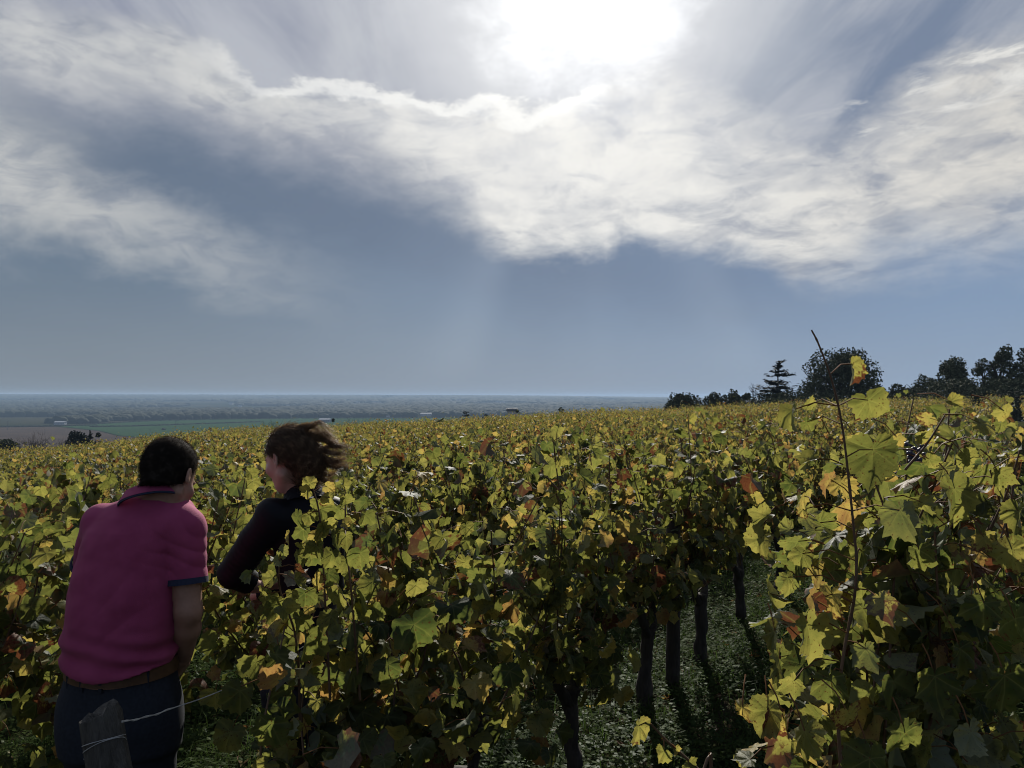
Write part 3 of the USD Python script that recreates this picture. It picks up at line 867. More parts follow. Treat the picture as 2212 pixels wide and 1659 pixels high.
def build_near_vines():
    rng = np.random.default_rng(11)
    # nearest vine, at the right
    loc = place(-0.25, 2.05)
    stem = spline([at(x, y, d) for (x, y), d in zip(CANE_PX, np.linspace(1.74, 1.70, len(CANE_PX)))], 60)
    extra = [rotate_spec(hero_leaf(rng, h, stem, loc)) for h in HERO]

    def clear(p):                                       # the filler stays behind the front leaves and out of the aisle's view
        q = p / max(p[1], .1)
        px, py = 512 + FPX * q[0], 396 - FPX * q[2]
        d = np.hypot(p[0], p[1])
        edge = np.interp(py, [330, 400, 470, 560, 660, 700, 768, 900], [860, 815, 760, 745, 770, 765, 725, 720])
        return px > edge and p[1] > 1.75 + .0004 * max(0, px - 800) and py > 398 - 0.02 * (px - 800)
    r = build_vine(rng, loc, 'nearest grapevine at the right edge, with big back-lit leaves and one tall bare cane', extra=extra, keep=clear, height=1.68, leaves=240, low=.30, canes=8)
    c, s = math.cos(-ROTZ), math.sin(-ROTZ)
    R = np.array([[c, -s, 0], [s, c, 0], [0, 0, 1.0]])
    obj('cane', tube((stem - loc) @ R.T, np.linspace(.0017, .0040, len(stem)) * (1 + .35 * (np.arange(len(stem)) % 9 == 4)), 6), 'cane', r, smooth=True, label='tall bare cane tip standing above the trees')
    for a, b in (((1012, 560), (990, 470)), ((1015, 470), (1000, 540)), ((905, 470), (945, 415)), ((990, 530), (1020, 450))):
        l = spline([at(*a, 1.95), at((a[0] + b[0]) / 2 + 3, (a[1] + b[1]) / 2, 1.93), at(*b, 1.9)], 6)
        obj('cane', tube((l - loc) @ R.T, np.linspace(.0035, .002, 6), 5), 'cane', r, smooth=True)
    build_vine(rng, place(-0.18, 2.5), 'grapevine crowded close behind the nearest one, its leaves filling the lower right corner', keep=clear, height=1.66, leaves=298, low=.12, canes=8, spread=.6)
    build_vine(rng, place(-0.33, 2.75), 'grapevine just behind the crowded one at the right, towards the aisle', keep=clear, height=1.62, leaves=298, low=.15, canes=8, spread=.6)
    for k in range(1, 5):
        rr = build_vine(rng, place(-0.25, 2.05 + k * 1.0), f'grapevine of the right-hand row, {ORD[k]} from its near end' + (', with a dark grape bunch' if k == 1 else ''), height=1.62 if k < 3 else 1.55, leaves=170 if k < 3 else 130, keep=clear if k < 2 else (lambda p: p[2] < .012 * p[1]), detail=32 if k < 2 else 24, rings=(.5, 1.0))
        if k == 1:
            grapes(rng, at(913, 444, 2.5), rr, place(-0.25, 3.05))
    # low shoot between the rows at the bottom of the picture
    loc = at(700, 800, 1.62)
    loc[2] = float(ground_z(loc[0], loc[1]))
    root = thing('vine_shoot', 'low vine shoot with yellow-green leaves at the bottom centre, before the aisle', 'vine shoot', loc)
    st = spline([loc, at(712, 800, 1.6), at(700, 772, 1.58), at(668, 742, 1.55), at(651, 724, 1.52)], 16)
    obj('cane', tube(st - loc, np.linspace(.0045, .002, 16), 5), 'cane', root, smooth=True)
    for h in ((636, 733, 24, 36, 1.5, -20, .52, .28, dict(fold=.4)), (661, 757, 30, 28, 1.52, -30, .45, .18, {}), (678, 751, 13, 13, 1.55, 40, .62, .3, {}), (690, 772, 26, 30, 1.56, 10, .4, .1, {})):
        V, F, uv, pr = leaf_geometry(rng, hero_leaf(rng, h, st, loc), 40, (.5, 1.0), .055)
        obj('leaf', (V, F), 'leaf', root, smooth=True, prims=pr, uv=uv)

    # the middle row, from its end by the leaning post: trunks where the photograph shows them
    mid = []
    names = {0: 'grapevine at the near end of the middle row, its leaves before the dark jacket', 1: 'second grapevine of the middle row, right of the woman, with leaves down to the ground',
             2: 'third grapevine of the middle row, whose dark trunk stands at the bottom centre', 3: 'fourth grapevine of the middle row, its forked trunk just left of the wooden stake',
             4: 'fifth grapevine of the middle row, its Y-shaped trunk just right of the wooden stake', 5: 'sixth grapevine of the middle row, its trunk on the weedy aisle', 6: 'seventh grapevine of the middle row, its trunk near the right-hand leaves'}
    pts = [(-0.62, 2.47), (-0.22, 3.1), (0.29, 3.86), (0.765, 4.70), (1.276, 5.44), (1.83, 6.44), (2.42, 7.36)]
    for k, (x, y) in enumerate(pts):
        loc = np.array([x, y, float(ground_z(x, y))])
        def keep(p, k=k):
            q = p / max(p[1], .1)
            px, py = 512 + FPX * q[0], 396 - FPX * q[2]
            if k == 0 and (px < 262 + max(0, 600 - py) * .05 or (py < 500 and px < 322)) :
                return False
            if k == 0 and py < 560 and px < 290:
                return False
            if k <= 1 and py < np.interp(px, [250, 330, 420], [560, 488, 470]):
                return False
            return True
        lowz = [.10, .14, .30, .58, .68, .70, .66][k]
        extra = []
        if k == 0:
            st = np.vstack([spline([at(300, 720, 2.5), at(296, 640, 2.44), at(280, 590, 2.4), at(279, 565, 2.38)], 30), spline([at(330, 700, 2.5), at(325, 600, 2.48), at(320, 520, 2.47), at(312, 485, 2.46)], 30), spline([at(360, 700, 2.55), at(352, 600, 2.5), at(346, 540, 2.5), at(345, 490, 2.5)], 30)])
            extra = [rotate_spec(hero_leaf(rng, h, st, loc)) for h in MID_HERO]
        rv = build_vine(rng, loc, names[k], extra=extra, height=[1.42, 1.5, 1.5, 1.52, 1.52, 1.55, 1.55][k], low=lowz, leaves=[232, 298, 298, 298, 290, 270, 240][k], spread=.55, keep=keep, detail=36 if k < 3 else 26, wide=.2)
        if k == 0:
            c_, s_ = math.cos(-ROTZ), math.sin(-ROTZ)
            for i in range(3):
                obj('cane', tube((st[i * 30:i * 30 + 30] - loc) @ np.array([[c_, -s_, 0], [s_, c_, 0], [0, 0, 1.0]]).T, np.linspace(.0045, .0022, 30), 5), 'cane', rv, smooth=True)
    # the row beyond the two people
    for k in range(7):
        build_vine(rng, place(-3.35, 1.0 + k * 1.0), f'grapevine of the row just beyond the two people, {ORD[k]} from the left picture edge', height=1.5, low=.2, leaves=298 if k < 6 else 240, detail=26, keep=None)


build_near_vines()

# ---- the other rows: up to three hundred vines in view stand one by one, the rest as one mass
PROTO = []


def vine_prototype(i, far):
    rng = np.random.default_rng(100 + i)
    path = f'/_grapevine_kind_{i}'
    stage.CreateClassPrim(path)
    tm, lines, specs = vine(rng, height=1.5, low=.45, leaves=296 if i >= 12 else 420, canes=8, far=far)
    obj('trunk', tm, 'bark', path)
    v = [tube(l, np.linspace(.005, .003, len(l)), 3, cap=False) for l in lines]
    obj('canes', join(v), 'cane', path, kind='stuff')
    if i >= 12:                                                  # near enough to tell the leaves apart
        for sp in specs[:300]:
            V, F, uv, pr = leaf_geometry(rng, sp, 22, (1.0,), .055)
            obj('leaf', (V, F), 'leaf', path, smooth=True, prims=pr, uv=uv)
        mesh, uv, pr = many_leaves(rng, inner_leaves(rng, lines, 150, .45), n=16, rings=(1.0,), teeth=.06, stalk=False)
        obj('inner_foliage', mesh, 'leaf', path, prims=pr, uv=uv, kind='stuff')
        PROTO.append((path, None))
        return
    mesh, uv, pr = many_leaves(rng, specs, n=16 if not far else 10, rings=(1.0,), teeth=0.0 if far else .06, stalk=False)
    obj('foliage', mesh, 'far_leaf', path, prims=pr, uv=uv, kind='stuff')
    PROTO.append((path, (mesh, uv, pr)))


def build_far_vines():
    for i in range(15):
        vine_prototype(i, 5 <= i < 12)
    rng = np.random.default_rng(5)
    spots = []
    offs = [(-0.25, 7.2)] + [(-1.8, 9.4)] + [(-3.35, 8.1)] + [(-3.35 - GAP * k, -40.0) for k in range(1, 34)] + [(1.3, 4.0), (2.85, 6.0), (4.4, 8.0)]
    for row, (off, s0) in enumerate(offs):
        s = s0
        while s < 75:
            p = place(off, s + rng.normal(0, .06))
            s += 1.0
            if p[1] < 2.0 or np.hypot(p[0], p[1]) > 56:
                continue
            u = 512 + FPX * p[0] / p[1]
            pad = 1.0 / p[1] * FPX
            if -pad - 160 < u < 1060 + pad:
                spots.append((np.hypot(p[0], p[1]), row, off, p))
    spots.sort(key=lambda t: t[0])
    spots.sort(key=lambda t: (not 0 < 512 + FPX * t[3][0] / t[3][1] < 1024, t[0]))
    near, rest = spots[:276], spots[276:]
    count = {}
    for q in sorted(near, key=lambda t: t[3][0] / t[3][1]):
        count.setdefault(q[1], []).append(id(q[3]))
    for d, row, off, p in near:
        i = int(rng.integers(12, 15)) if d < 9 else int(rng.integers(0, 5)) if d < 16 else int(rng.integers(5, 12))
        nth = count[row].index(id(p))
        if abs(off + 1.8) < .01:
            g = 'vines of the middle row farther along the weedy aisle'
            lab = f'grapevine of the middle row, {ORD[nth + 7]} along the weedy aisle from the near end'
        elif off > -1:
            g = 'vines of the right-hand rows behind the nearest vine'
            r_ = {-0.25: 'right-hand row behind the nearest big-leaved vine', 1.3: 'row one farther right', 2.85: 'row two farther right'}.get(off, 'row three farther right')
            lab = f'grapevine of the {r_}, {ORD[len(count[row]) - 1 - nth + (5 if off == -0.25 else 0)]} from its near end'
        else:
            k = int(round((-3.35 - off) / GAP)) + 1
            g = f'vines of row {k} counted from the two people'
            lab = f'yellowing grapevine in the {ORD[k - 1]} row beyond the two people, {ORD[nth + (7 if k == 1 else 0)]} from the left edge'
        x = UsdGeom.Xform.Define(stage, free('/World', 'grapevine'))
        x.AddTranslateOp().Set(Gf.Vec3d(*map(float, p)))
        x.AddRotateZOp().Set(math.degrees(ROTZ) + (180 if rng.random() < .5 else 0) + rng.normal(0, 4))
        sc = rng.uniform(.94, 1.06)
        x.AddScaleOp().Set(Gf.Vec3f(1.0, float(rng.uniform(.9, 1.1)), float(sc)))
        x.GetPrim().GetReferences().AddInternalReference(PROTO[i][0])
        x.GetPrim().SetInstanceable(True)
        tag(x, lab, 'grapevine', g)
    protos = [('foliage', m, 'far_leaf', pr, uv) for _, (m, uv, pr) in PROTO[5:12]]
    n = len(rest)
    yaw = ROTZ + np.pi * rng.integers(0, 2, n) + rng.normal(0, .08, n)
    sc = np.stack([np.ones(n), rng.uniform(.9, 1.1, n), rng.uniform(.93, 1.08, n)], 1)
    scatter('far_grapevines', protos, [t[3] for t in rest], sc, yaw, rng.integers(0, len(protos), n), 'mass of yellowing grapevines covering the slope up to its crest', 'vineyard')
    print('vines', len(near), len(rest))


build_far_vines()


def trellis():
    rng = np.random.default_rng(3)
    # leaning end post of the middle row, at the lower left, with its wire
    top, foot = at(101, 716, 2.02), None
    foot = at(141, 880, 1.98)
    foot[2] = float(ground_z(foot[0], foot[1])) - .05
    foot[:2] = top[:2] + (foot[:2] - top[:2]) * 2.0
    root = thing('wooden_post', 'weathered leaning end post with wire wound round it, before the man in pink', 'post', foot)
    path = np.linspace(foot, top, 22)
    ax = (top - foot) / np.linalg.norm(top - foot)
    e1 = np.cross(ax, [0, 1.0, 0.2]); e1 /= np.linalg.norm(e1)
    e2 = np.cross(ax, e1)
    k = 20
    ang = np.arange(k) * 2 * np.pi / k
    V = []
    for i, p in enumerate(path):
        r = .046 * (1 + .08 * np.sin(ang * 2 + .4) + .10 * (vnoise(np.stack([np.cos(ang) * 2, np.sin(ang) * 2, ang * 0 + i * .35], 1), 4) - .5) * 2 + .12 * (vnoise(np.stack([np.cos(ang) * 5, np.sin(ang) * 5, ang * 0 + i * .12], 1), 8) - .5))
        V.append(p + r[:, None] * (np.cos(ang)[:, None] * e1 + np.sin(ang)[:, None] * e2))
    for f, up in ((.93, .010), (.55, .016), (.0, .012)):             # a worn, rounded, slightly hollow top
        r = .046 * f
        V.append(top + ax * up + r * (np.cos(ang)[:, None] * e1 + np.sin(ang)[:, None] * e2) * (1 if f else .02) + ax * (.030 * (vnoise(np.stack([np.cos(ang) * 4 * f, np.sin(ang) * 4 * f, ang * 0], 1), 3) - .5))[:, None] + ax * (.020 * np.cos(ang + 2.4) * f)[:, None])
    V = np.vstack(V)
    n = len(V) // k
    i, j = np.meshgrid(np.arange(n - 1), np.arange(k), indexing='ij')
    q = np.stack([i * k + j, i * k + (j + 1) % k, (i + 1) * k + (j + 1) % k, (i + 1) * k + j], -1).reshape(-1, 4)
    obj('post_shaft', (V - foot, q), 'post_wood', root, smooth=40)
    # wire: two turns round the post, twisted on itself, then along the row to the vines
    turns = []
    base = top - ax * .055
    for t in np.linspace(0, 2 * np.pi * 2.1, 60):
        turns.append(base - ax * (.030 * t / (4 * np.pi) + .018 * math.cos(t + .9) * (1 - .4 * math.sin(t * .5))) + (.049 + .002 * math.sin(t * 3)) * (math.cos(t) * e1 + math.sin(t) * e2))
    end = at(345, 629, 2.62)
    a = at(122, 722, 1.98)
    line = spline([a, at(150, 716, 2.1), at(176, 707, 2.22), at(213, 694, 2.34), at(270, 668, 2.45), end, at(500, 590, 3.5), at(640, 552, 5.2), at(790, 490, 9.0)], 60)
    s = np.linspace(0, 1, 60)
    tw = np.stack([0 * s, np.sin(s * 60) * .0025, np.cos(s * 60) * .0025], 1) * (s < .25)[:, None]
    obj('trellis_wire', join([tube(np.array(turns), .0010, 5), tube(line, .0016, 5), tube((line + tw)[:18], .0014, 5)]), 'wire', label='grey wire wound on the leaning post and running along the middle row', cat='wire')
    l2 = [place(-1.78, t) + np.array([0, 0, .82 + .02 * math.sin(t)]) for t in np.linspace(2.4, 12, 30)]
    obj('trellis_wire', tube(l2, .0014, 4), 'wire', label='lower wire stretched along the middle row between trunks and stake', cat='wire')
    l3 = [place(-0.27, t) + np.array([0, 0, 1.05 + .02 * math.sin(t)]) for t in np.linspace(2.2, 12, 30)]
    obj('trellis_wire', tube(l3, .0014, 4), 'wire', label='wire running through the right-hand row behind its leaves', cat='wire')
    # dark stake among the trunks
    p = np.array([1.0, 5.02, float(ground_z(1.0, 5.02))])
    root = thing('wooden_stake', 'dark round wooden stake between two forked trunks of the middle row', 'stake', p)
    z = np.linspace(-.1, 1.12, 12)
    obj('stake_shaft', tube(np.stack([.012 * np.sin(z * 2), z * .01, z], 1), .043 * (1 + .05 * np.sin(z * 9)), 12), 'bark', root, smooth=40)


trellis()


# ---------------------------------------------------------------- weeds and fallen leaves on the aisles
def weeds():
    rng = np.random.default_rng(21)
    protos = []
    for k in range(6):
        vs, fs = [], []
        for b in range(26):
            h, a = rng.uniform(.015, .075), rng.uniform(0, 2 * np.pi)
            c = np.array([rng.normal(0, .045), rng.normal(0, .045), 0])
            d = np.array([math.cos(a), math.sin(a), 0])
            if k < 4:                                   # broad little leaves held up on stalks
                w, L = rng.uniform(.005, .012), rng.uniform(.014, .030)
                o = np.array([-d[1], d[0], 0])
                up = np.array([0, 0, rng.uniform(-.2, .6)])
                p = c + [0, 0, h]
                vs.append(np.array([p, p + d * L * .5 + o * w + up * L * .4, p + d * L + up * L, p + d * L * .5 - o * w + up * L * .4]))
                fs.append(np.array([[0, 1, 2], [0, 2, 3]]))
            else:                                       # blades of grass
                w = .0022
                o = np.array([-d[1], d[0], 0])
                h *= 1.7
                vs.append(np.array([c - o * w, c + o * w, c + d * h * .35 + [0, 0, h * .7] + o * w * .8, c + d * h * .35 + [0, 0, h * .7] - o * w * .8, c + d * h + [0, 0, h * .85]]))
                fs.append(np.array([[0, 1, 2], [0, 2, 3], [3, 2, 4]]))
        protos.append(('weed_tuft' if k < 4 else 'grass_tuft', join(list(zip(vs, fs))), 'weed', None, None))
    pos = []
    while len(pos) < 15000:
        y = rng.uniform(1.3, 3.6) ** 2
        x = rng.uniform(-.75, .75) * y
        q = np.array([x, y, 0])
        off = q @ RN
        dens = vnoise(np.array([[x * 1.3, y * 1.3, 0.0]]), 4)[0]
        if rng.random() > .25 + .9 * dens:
            continue
        if off < -7 or off > 1.2:
            continue
        pos.append((x, y, float(ground_z(x, y))))
    n = len(pos)
    idx = np.where(rng.random(n) < .8, rng.integers(0, 4, n), rng.integers(4, 6, n))
    scatter('aisle_weeds', protos, pos, rng.uniform(.6, 1.5, n)[:, None], rng.uniform(0, 6.28, n), idx, 'low weeds and grass growing on the ground between the vine rows', 'weeds')
    protos = []
    for k in range(5):
        sp = dict(node=None, base=np.zeros(3), nrm=np.array([rng.normal(0, .3), rng.normal(0, .3), 1.0]), tip=np.array([0, 1.0, 0]), size=.06, tint=[.6, .8, .95, 1.0, .9][k], brown=[.2, .3, .7, .9, .6][k], seed=rng.random())
        V, F, uv, pr = leaf_geometry(rng, sp, 20, (1.0,), .05)
        V[:, 2] += .02
        protos.append(('fallen_leaf', (V, F), 'leaf', pr, uv))
    pos = []
    while len(pos) < 900:
        y = rng.uniform(1.3, 3.5) ** 2
        x = rng.uniform(-.75, .75) * y
        off = np.array([x, y, 0]) @ RN
        if -7 < off < 1.2:
            pos.append((x, y, float(ground_z(x, y)) + .012))
    n = len(pos)
    scatter('fallen_leaves', protos, pos, rng.uniform(.6, 1.1, n)[:, None], rng.uniform(0, 6.28, n), rng.integers(0, 5, n), 'dry fallen vine leaves scattered over the weeds between the rows', 'leaves')


weeds()


# ---------------------------------------------------------------- trees beyond the vineyard
def leafy_tree(name, label, px0, px1, top, depth, seed, group=None, mat='far_tree', blobs=13, cards=5200, card=0.234, lift=.12, open_=0.0, foot=None, squash=1.0):
    """A broad-leaved tree whose crown spans the columns px0..px1 and ends at row top."""
    rng = np.random.default_rng(seed)
    c = on_ground((px0 + px1) / 2, depth)
    z1 = (396 - top) / FPX * depth
    H, W = z1 - c[2], (px1 - px0) / FPX * depth * 1.12
    root = thing(name, label, 'bush' if 'bush' in name else 'tree', c, 0, group)
    th = H * .45
    path = np.array([[0, 0, -.3], [rng.normal(0, .02) * H, 0, th * .5], [rng.normal(0, .03) * H, rng.normal(0, .03) * H, th], [rng.normal(0, .04) * H, rng.normal(0, .04) * H, H * .8]])
    parts = [tube(spline(path, 10), np.linspace(.035, .008, 10) * H, 8)]
    for k in range(9):
        a = rng.uniform(0, 6.28)
        b = path[1] + (path[2] - path[1]) * rng.random()
        e = b + np.array([math.cos(a) * W * .36, math.sin(a) * W * .36, H * rng.uniform(.15, .4)])
        parts.append(tube(spline([b, (b + e) / 2 + [0, 0, H * .03], e], 6), np.linspace(.014, .004, 6) * H, 5))
    obj('trunk', join(parts), 'bark', root, smooth=True)
    # crown: clumps of leaf-sized faces over uneven lobes
    cen, rad = [], []
    for k in range(blobs):
        a, q = rng.uniform(0, 6.28), rng.random()
        h = lift + (1 - lift) * rng.uniform(.12, .86)
        wide = math.sin(math.pi * min(1, .34 + .62 * ((h - lift) / (1 - lift)))) ** .55
        r = W * rng.uniform(.10, .21)
        R = max(0, W * .56 * wide - r) * math.sqrt(q)
        cen.append([math.cos(a) * R, math.sin(a) * R, min(h * H, H - r * squash * .8)])
        rad.append(r)
    cen.append([0, 0, H - W * .17 * squash]); rad.append(W * .17)
    for sx in (-1, 1):
        for hh in (.06, .14, .30, .50):
            cen.append([sx * W * (.40 - .10 * (hh > .4)) + rng.normal(0, .02) * W, rng.normal(0, .05) * W, H * (hh + .25 * lift)]); rad.append(W * rng.uniform(.13, .19))
    cen, rad = np.array(cen), np.array(rad)
    w = rad ** 2 / (rad ** 2).sum()
    k = rng.choice(len(cen), cards, p=w)
    d = rng.normal(size=(cards, 3))
    d /= np.linalg.norm(d, axis=1, keepdims=True)
    rr = rad[k] * (.35 + .65 * rng.random(cards) ** .45) * (1 + .35 * (vnoise(d * 2.2 + k[:, None] * 3.1, seed) - .5) * 2)
    p = cen[k] + d * rr[:, None] * [1, 1, squash]
    p = p[p[:, 2] < H * 1.01]
    p = p[p[:, 2] > H * lift * .5]
    if open_:
        p = p[vnoise(p / (W * .09), seed + 3) > open_]
    n = len(p)
    s = card * rng.uniform(.5, 1.25, n)
    a = rng.normal(size=(n, 3)); a /= np.linalg.norm(a, axis=1, keepdims=True)
    b = np.cross(a, rng.normal(size=(n, 3))); b /= np.linalg.norm(b, axis=1, keepdims=True)
    V = np.stack([p - a * s[:, None], p + b * s[:, None] * .6, p + a * s[:, None], p - b * s[:, None] * .6], 1).reshape(-1, 3)
    q = np.arange(n * 4).reshape(-1, 4)
    obj('crown', (V, q), mat, root)


def conifer(name, label, px0, px1, top, depth, seed, tiers=15, flat=False):
    rng = np.random.default_rng(seed)
    c = on_ground((px0 + px1) / 2, depth)
    H, W = (396 - top) / FPX * depth - c[2], (px1 - px0) / FPX * depth * (1.0 if flat else 1.55)
    root = thing(name, label, 'tree', c)
    obj('trunk', tube([[0, 0, -.3], [0, 0, H * .5], [.0, 0, H * .97]], [.03 * H, .018 * H, .004 * H], 8), 'bark', root, smooth=True)
    vs, n = [], 0
    for t in range(tiers):
        f = t / (tiers - 1)
        h = H * (.22 + .76 * f + rng.normal(0, .012)) if not flat else H * (.62 + .34 * f)
        reach = W * .5 * ((1 - f) ** .8 * (.7 + .5 * rng.random()) + .09) if not flat else W * .5 * (.55 + .45 * math.sin(math.pi * min(1, f + .15)))
        for b in range(int(rng.integers(6, 9))):
            a = rng.uniform(0, 6.28)
            R = reach * rng.uniform(.5, 1.2)
            h += rng.normal(0, .018) * H
            d = np.array([math.cos(a), math.sin(a), 0])
            m = max(14, int(80 * R / max(W * .5, .01)))
            u = rng.random(m) ** .8
            p = d * (u * R)[:, None] + np.array([0, 0, h]) + np.array([0, 0, 1.0]) * (-.10 * R * np.sin(u * 2.2) + .22 * R * u ** 3)[:, None]
            p = p + rng.normal(0, .05 * R + .02, (m, 3)) * [1, 1, .55]
            s = (.13 + .06 * (1 - u)) * rng.uniform(.7, 1.5, m) * W / 4.5
            e = np.stack([d * s_ for s_ in s]) + rng.normal(0, .06, (m, 3))
            o = np.cross(d, [0, 0, 1.0]) * (s * .5)[:, None] + rng.normal(0, .04, (m, 3))
            vs.append(np.stack([p - e, p + o, p + e - [0, 0, .06], p - o], 1).reshape(-1, 3))
    V = np.vstack(vs)
    obj('crown', (V, np.arange(len(V)).reshape(-1, 4)), 'conifer', root)


def bare_tree(name, label, px0, px1, top, depth, seed, stems=1):
    rng = np.random.default_rng(seed)
    c = on_ground((px0 + px1) / 2, depth)
    H, W = (396 - top) / FPX * depth - c[2], (px1 - px0) / FPX * depth
    root = thing(name, label, 'tree' if stems == 1 else 'bush', c)
    trunk, twigs = [], []

    def grow(p, d, L, r, lvl):
        e = p + d * L
        m = (p + e) / 2 + rng.normal(0, .06 * L, 3)
        (trunk if lvl < 2 else twigs).append(tube(spline([p, m, e], 5), np.linspace(r, r * .62, 5), 5 if lvl < 2 else 3, cap=False))
        if lvl < 4:
            for k in range(3):
                nd = d + rng.normal(0, .42, 3) * [W / H * 1.6, W / H * 1.6, .5]
                nd[2] = abs(nd[2]) * .8 + .15
                grow(p + (e - p) * rng.uniform(.55, 1), nd / np.linalg.norm(nd), L * rng.uniform(.58, .8), r * .6, lvl + 1)
    for k in range(stems):
        d = np.array([rng.normal(0, .12 if stems == 1 else .4), rng.normal(0, .1), 1.0])
        grow(np.array([rng.normal(0, .05 if stems == 1 else W * .2), 0, -.2]), d / np.linalg.norm(d), H * .42, .022 * H if stems == 1 else .009 * H, 0)
    obj('trunk', join(trunk), 'bare_twig', root)
    obj('twigs', join(twigs), 'bare_twig', root, kind='stuff')


def right_trees():
    T = leafy_tree
    T('tree', 'low round dark tree at the left end of the tree line on the crest', 658, 708, 392.5, 150, 1, blobs=21, cards=7200, card=0.265, lift=.05, squash=.8)
    T('tree', 'low dark tree with a domed top, second from the left end of the tree line', 700, 727, 392, 152, 2, blobs=13, cards=4400, card=0.234, lift=.05)
    T('tree', 'tree with a small spiky top between the low domed tree and the bare tree', 719, 747, 389.3, 150, 3, blobs=13, cards=4400, card=0.234, lift=.05)
    T('tree', 'low dark tree just left of the bare tree', 737, 758, 392.5, 154, 4, blobs=12, cards=3600, card=0.234, lift=.05)
    bare_tree('bare_tree', 'small leafless tree with fine branches just left of the fir', 750, 764, 385, 146, 5)
    conifer('fir_tree', 'dark blue-green fir with layered branches standing alone against the sky', 759, 797, 361, 140, 6)
    T('bush', 'long low dark bush below the fir tree', 756, 806, 392.5, 136, 7, blobs=24, cards=7200, card=0.234, lift=.0, squash=.55)
    T('tree', 'tall broad dark tree behind the bare cane tip, biggest left of the gap', 801, 881, 349, 132, 8, blobs=39, cards=18000, card=0.234, lift=.10, open_=.27)
    T('bush', 'low dark bushes in the gap right of the tall broad tree', 878, 916, 383.5, 128, 9, blobs=19, cards=6000, card=0.218, lift=.0, squash=.8)
    T('tree', 'middling dark tree rising beside the gap, left of the two rounded trees', 905, 942, 374, 126, 10, blobs=18, cards=6400, card=0.211, lift=.03)
    T('tree', 'tall round-headed dark tree right of the gap', 931, 976, 356, 122, 11, blobs=27, cards=10400, card=0.211, lift=.04, open_=.2)
    T('tree', 'brownish round tree between the round-headed tree and the tall poplar', 966, 1000, 359, 121, 12, blobs=21, cards=8000, card=0.203, lift=.04, open_=.22)
    T('tree', 'tall narrow pointed tree with airy crown at the right edge', 990, 1024, 344, 118, 13, blobs=27, cards=8400, card=0.195, lift=.04, open_=.30)
    T('bush', 'dark undergrowth along the foot of the tall trees at the right', 900, 1045, 379, 116, 15, blobs=39, cards=14000, card=0.203, lift=0., squash=.8)
    T('bush', 'dark undergrowth below the tall broad tree behind the bare cane', 738, 900, 390.5, 130, 16, blobs=39, cards=10000, card=0.218, lift=0., squash=.6)
    T('tree', 'last tall tree, half cut off by the right edge of the photograph', 1014, 1050, 345, 120, 14, blobs=24, cards=8400, card=0.203, lift=.04, open_=.22)
    # before the valley, beyond the vines
    T('bush', 'grey-green scrub at the far left behind the vines', -14, 30, 438, 150, 20, blobs=18, cards=4400, card=0.234, lift=0., squash=.7)
    bare_tree('bare_bush', 'grey leafless bush left of the dark bushes behind the vines', 26, 46, 433.8, 140, 21, stems=7)
    bare_tree('bare_bush', 'grey leafless bush touching the dark bushes at their left', 43, 66, 434.5, 138, 22, stems=8)
    T('bush', 'broad dark evergreen bush behind the vines at the left', 61, 92, 430.5, 132, 23, mat='conifer', blobs=21, cards=5600, card=0.187, lift=0., squash=.9)
    conifer('small_conifer', 'slim pointed conifer beside the broad dark bush at the left', 86, 95, 429.5, 132, 24, tiers=9)
    T('bush', 'small dark bush right of the slim pointed conifer', 92, 105, 432.5, 132, 25, mat='conifer', blobs=10, cards=2400, card=0.172, lift=0.)
    bare_tree('bare_bush', 'leafless bush left of the woman\'s hair behind the vines', 263, 280, 420.5, 160, 26, stems=6)
    T('bush', 'dark bush behind the vines right of the woman\'s hair', 329, 337.5, 418.6, 190, 27, blobs=10, cards=2400, card=0.203, lift=0.)
    bare_tree('bare_bush', 'brown leafless thicket behind the vines, right of the small dark bush', 342, 362, 418, 190, 28, stems=11)
    bare_tree('bare_bush', 'brown leafless thicket with a thin spike, at the right of its neighbour', 360, 386, 417, 192, 29, stems=11)
    conifer('umbrella_pine', 'flat-topped dark pine poking above the vines left of the white house', 458.5, 474.5, 411, 210, 30, tiers=6, flat=True)
    conifer('umbrella_pine', 'smaller flat-topped dark pine just right of the first one', 480, 491, 413, 212, 31, tiers=5, flat=True)
    T('tree', 'small round dark tree in front of the white house', 513.5, 521, 409.8, 215, 32, blobs=12, cards=2400, card=0.218, lift=.1)
    T('tree', 'round dark tree top above the vines right of the centre', 553, 569.5, 407.4, 200, 33, blobs=15, cards=3600, card=0.234, lift=.1, open_=.2)
    T('bush', 'low dark tree top just above the vines left of the tree line', 595, 608, 408.3, 190, 34, blobs=12, cards=2400, card=0.234, lift=.1)


right_trees()


# ---------------------------------------------------------------- the valley: houses, barns, poles, hedges, woods
def house(name, label, px, py, wide, high, mat='white_wall', roof='slate_roof', deep=None, depth=None, seed=0, group=None):
    rng = np.random.default_rng(seed)
    c = plain_point(px, py) if depth is None else on_ground(px, depth)
    deep = deep or wide * .6
    root = thing(name, label, 'house' if name == 'house' else 'barn', c, rng.uniform(-.25, .25), group)
    w, d, h = wide / 2, deep / 2, high
    V, F = box((-w, -d, -1.0), (w, d, h))
    obj('wall', (V, F), mat, root)
    r = high * .42
    o = .35
    V = np.array([[-w - o, -d - o, h], [w + o, -d - o, h], [w + o, d + o, h], [-w - o, d + o, h], [-w - o, 0, h + r], [w + o, 0, h + r]])
    obj('roof', (V, np.array([[0, 1, 5], [0, 5, 4], [2, 3, 4], [2, 4, 5], [1, 2, 5], [3, 0, 4], [0, 2, 1], [0, 3, 2]])), roof, root)
    n = max(1, int(wide // 4))
    for k in range(n):
        x = -w + (k + .5) * wide / n
        obj('window', box((x - .6, -d - .06, h * .35), (x + .6, -d - .01, h * .75)), 'dark_opening', root)


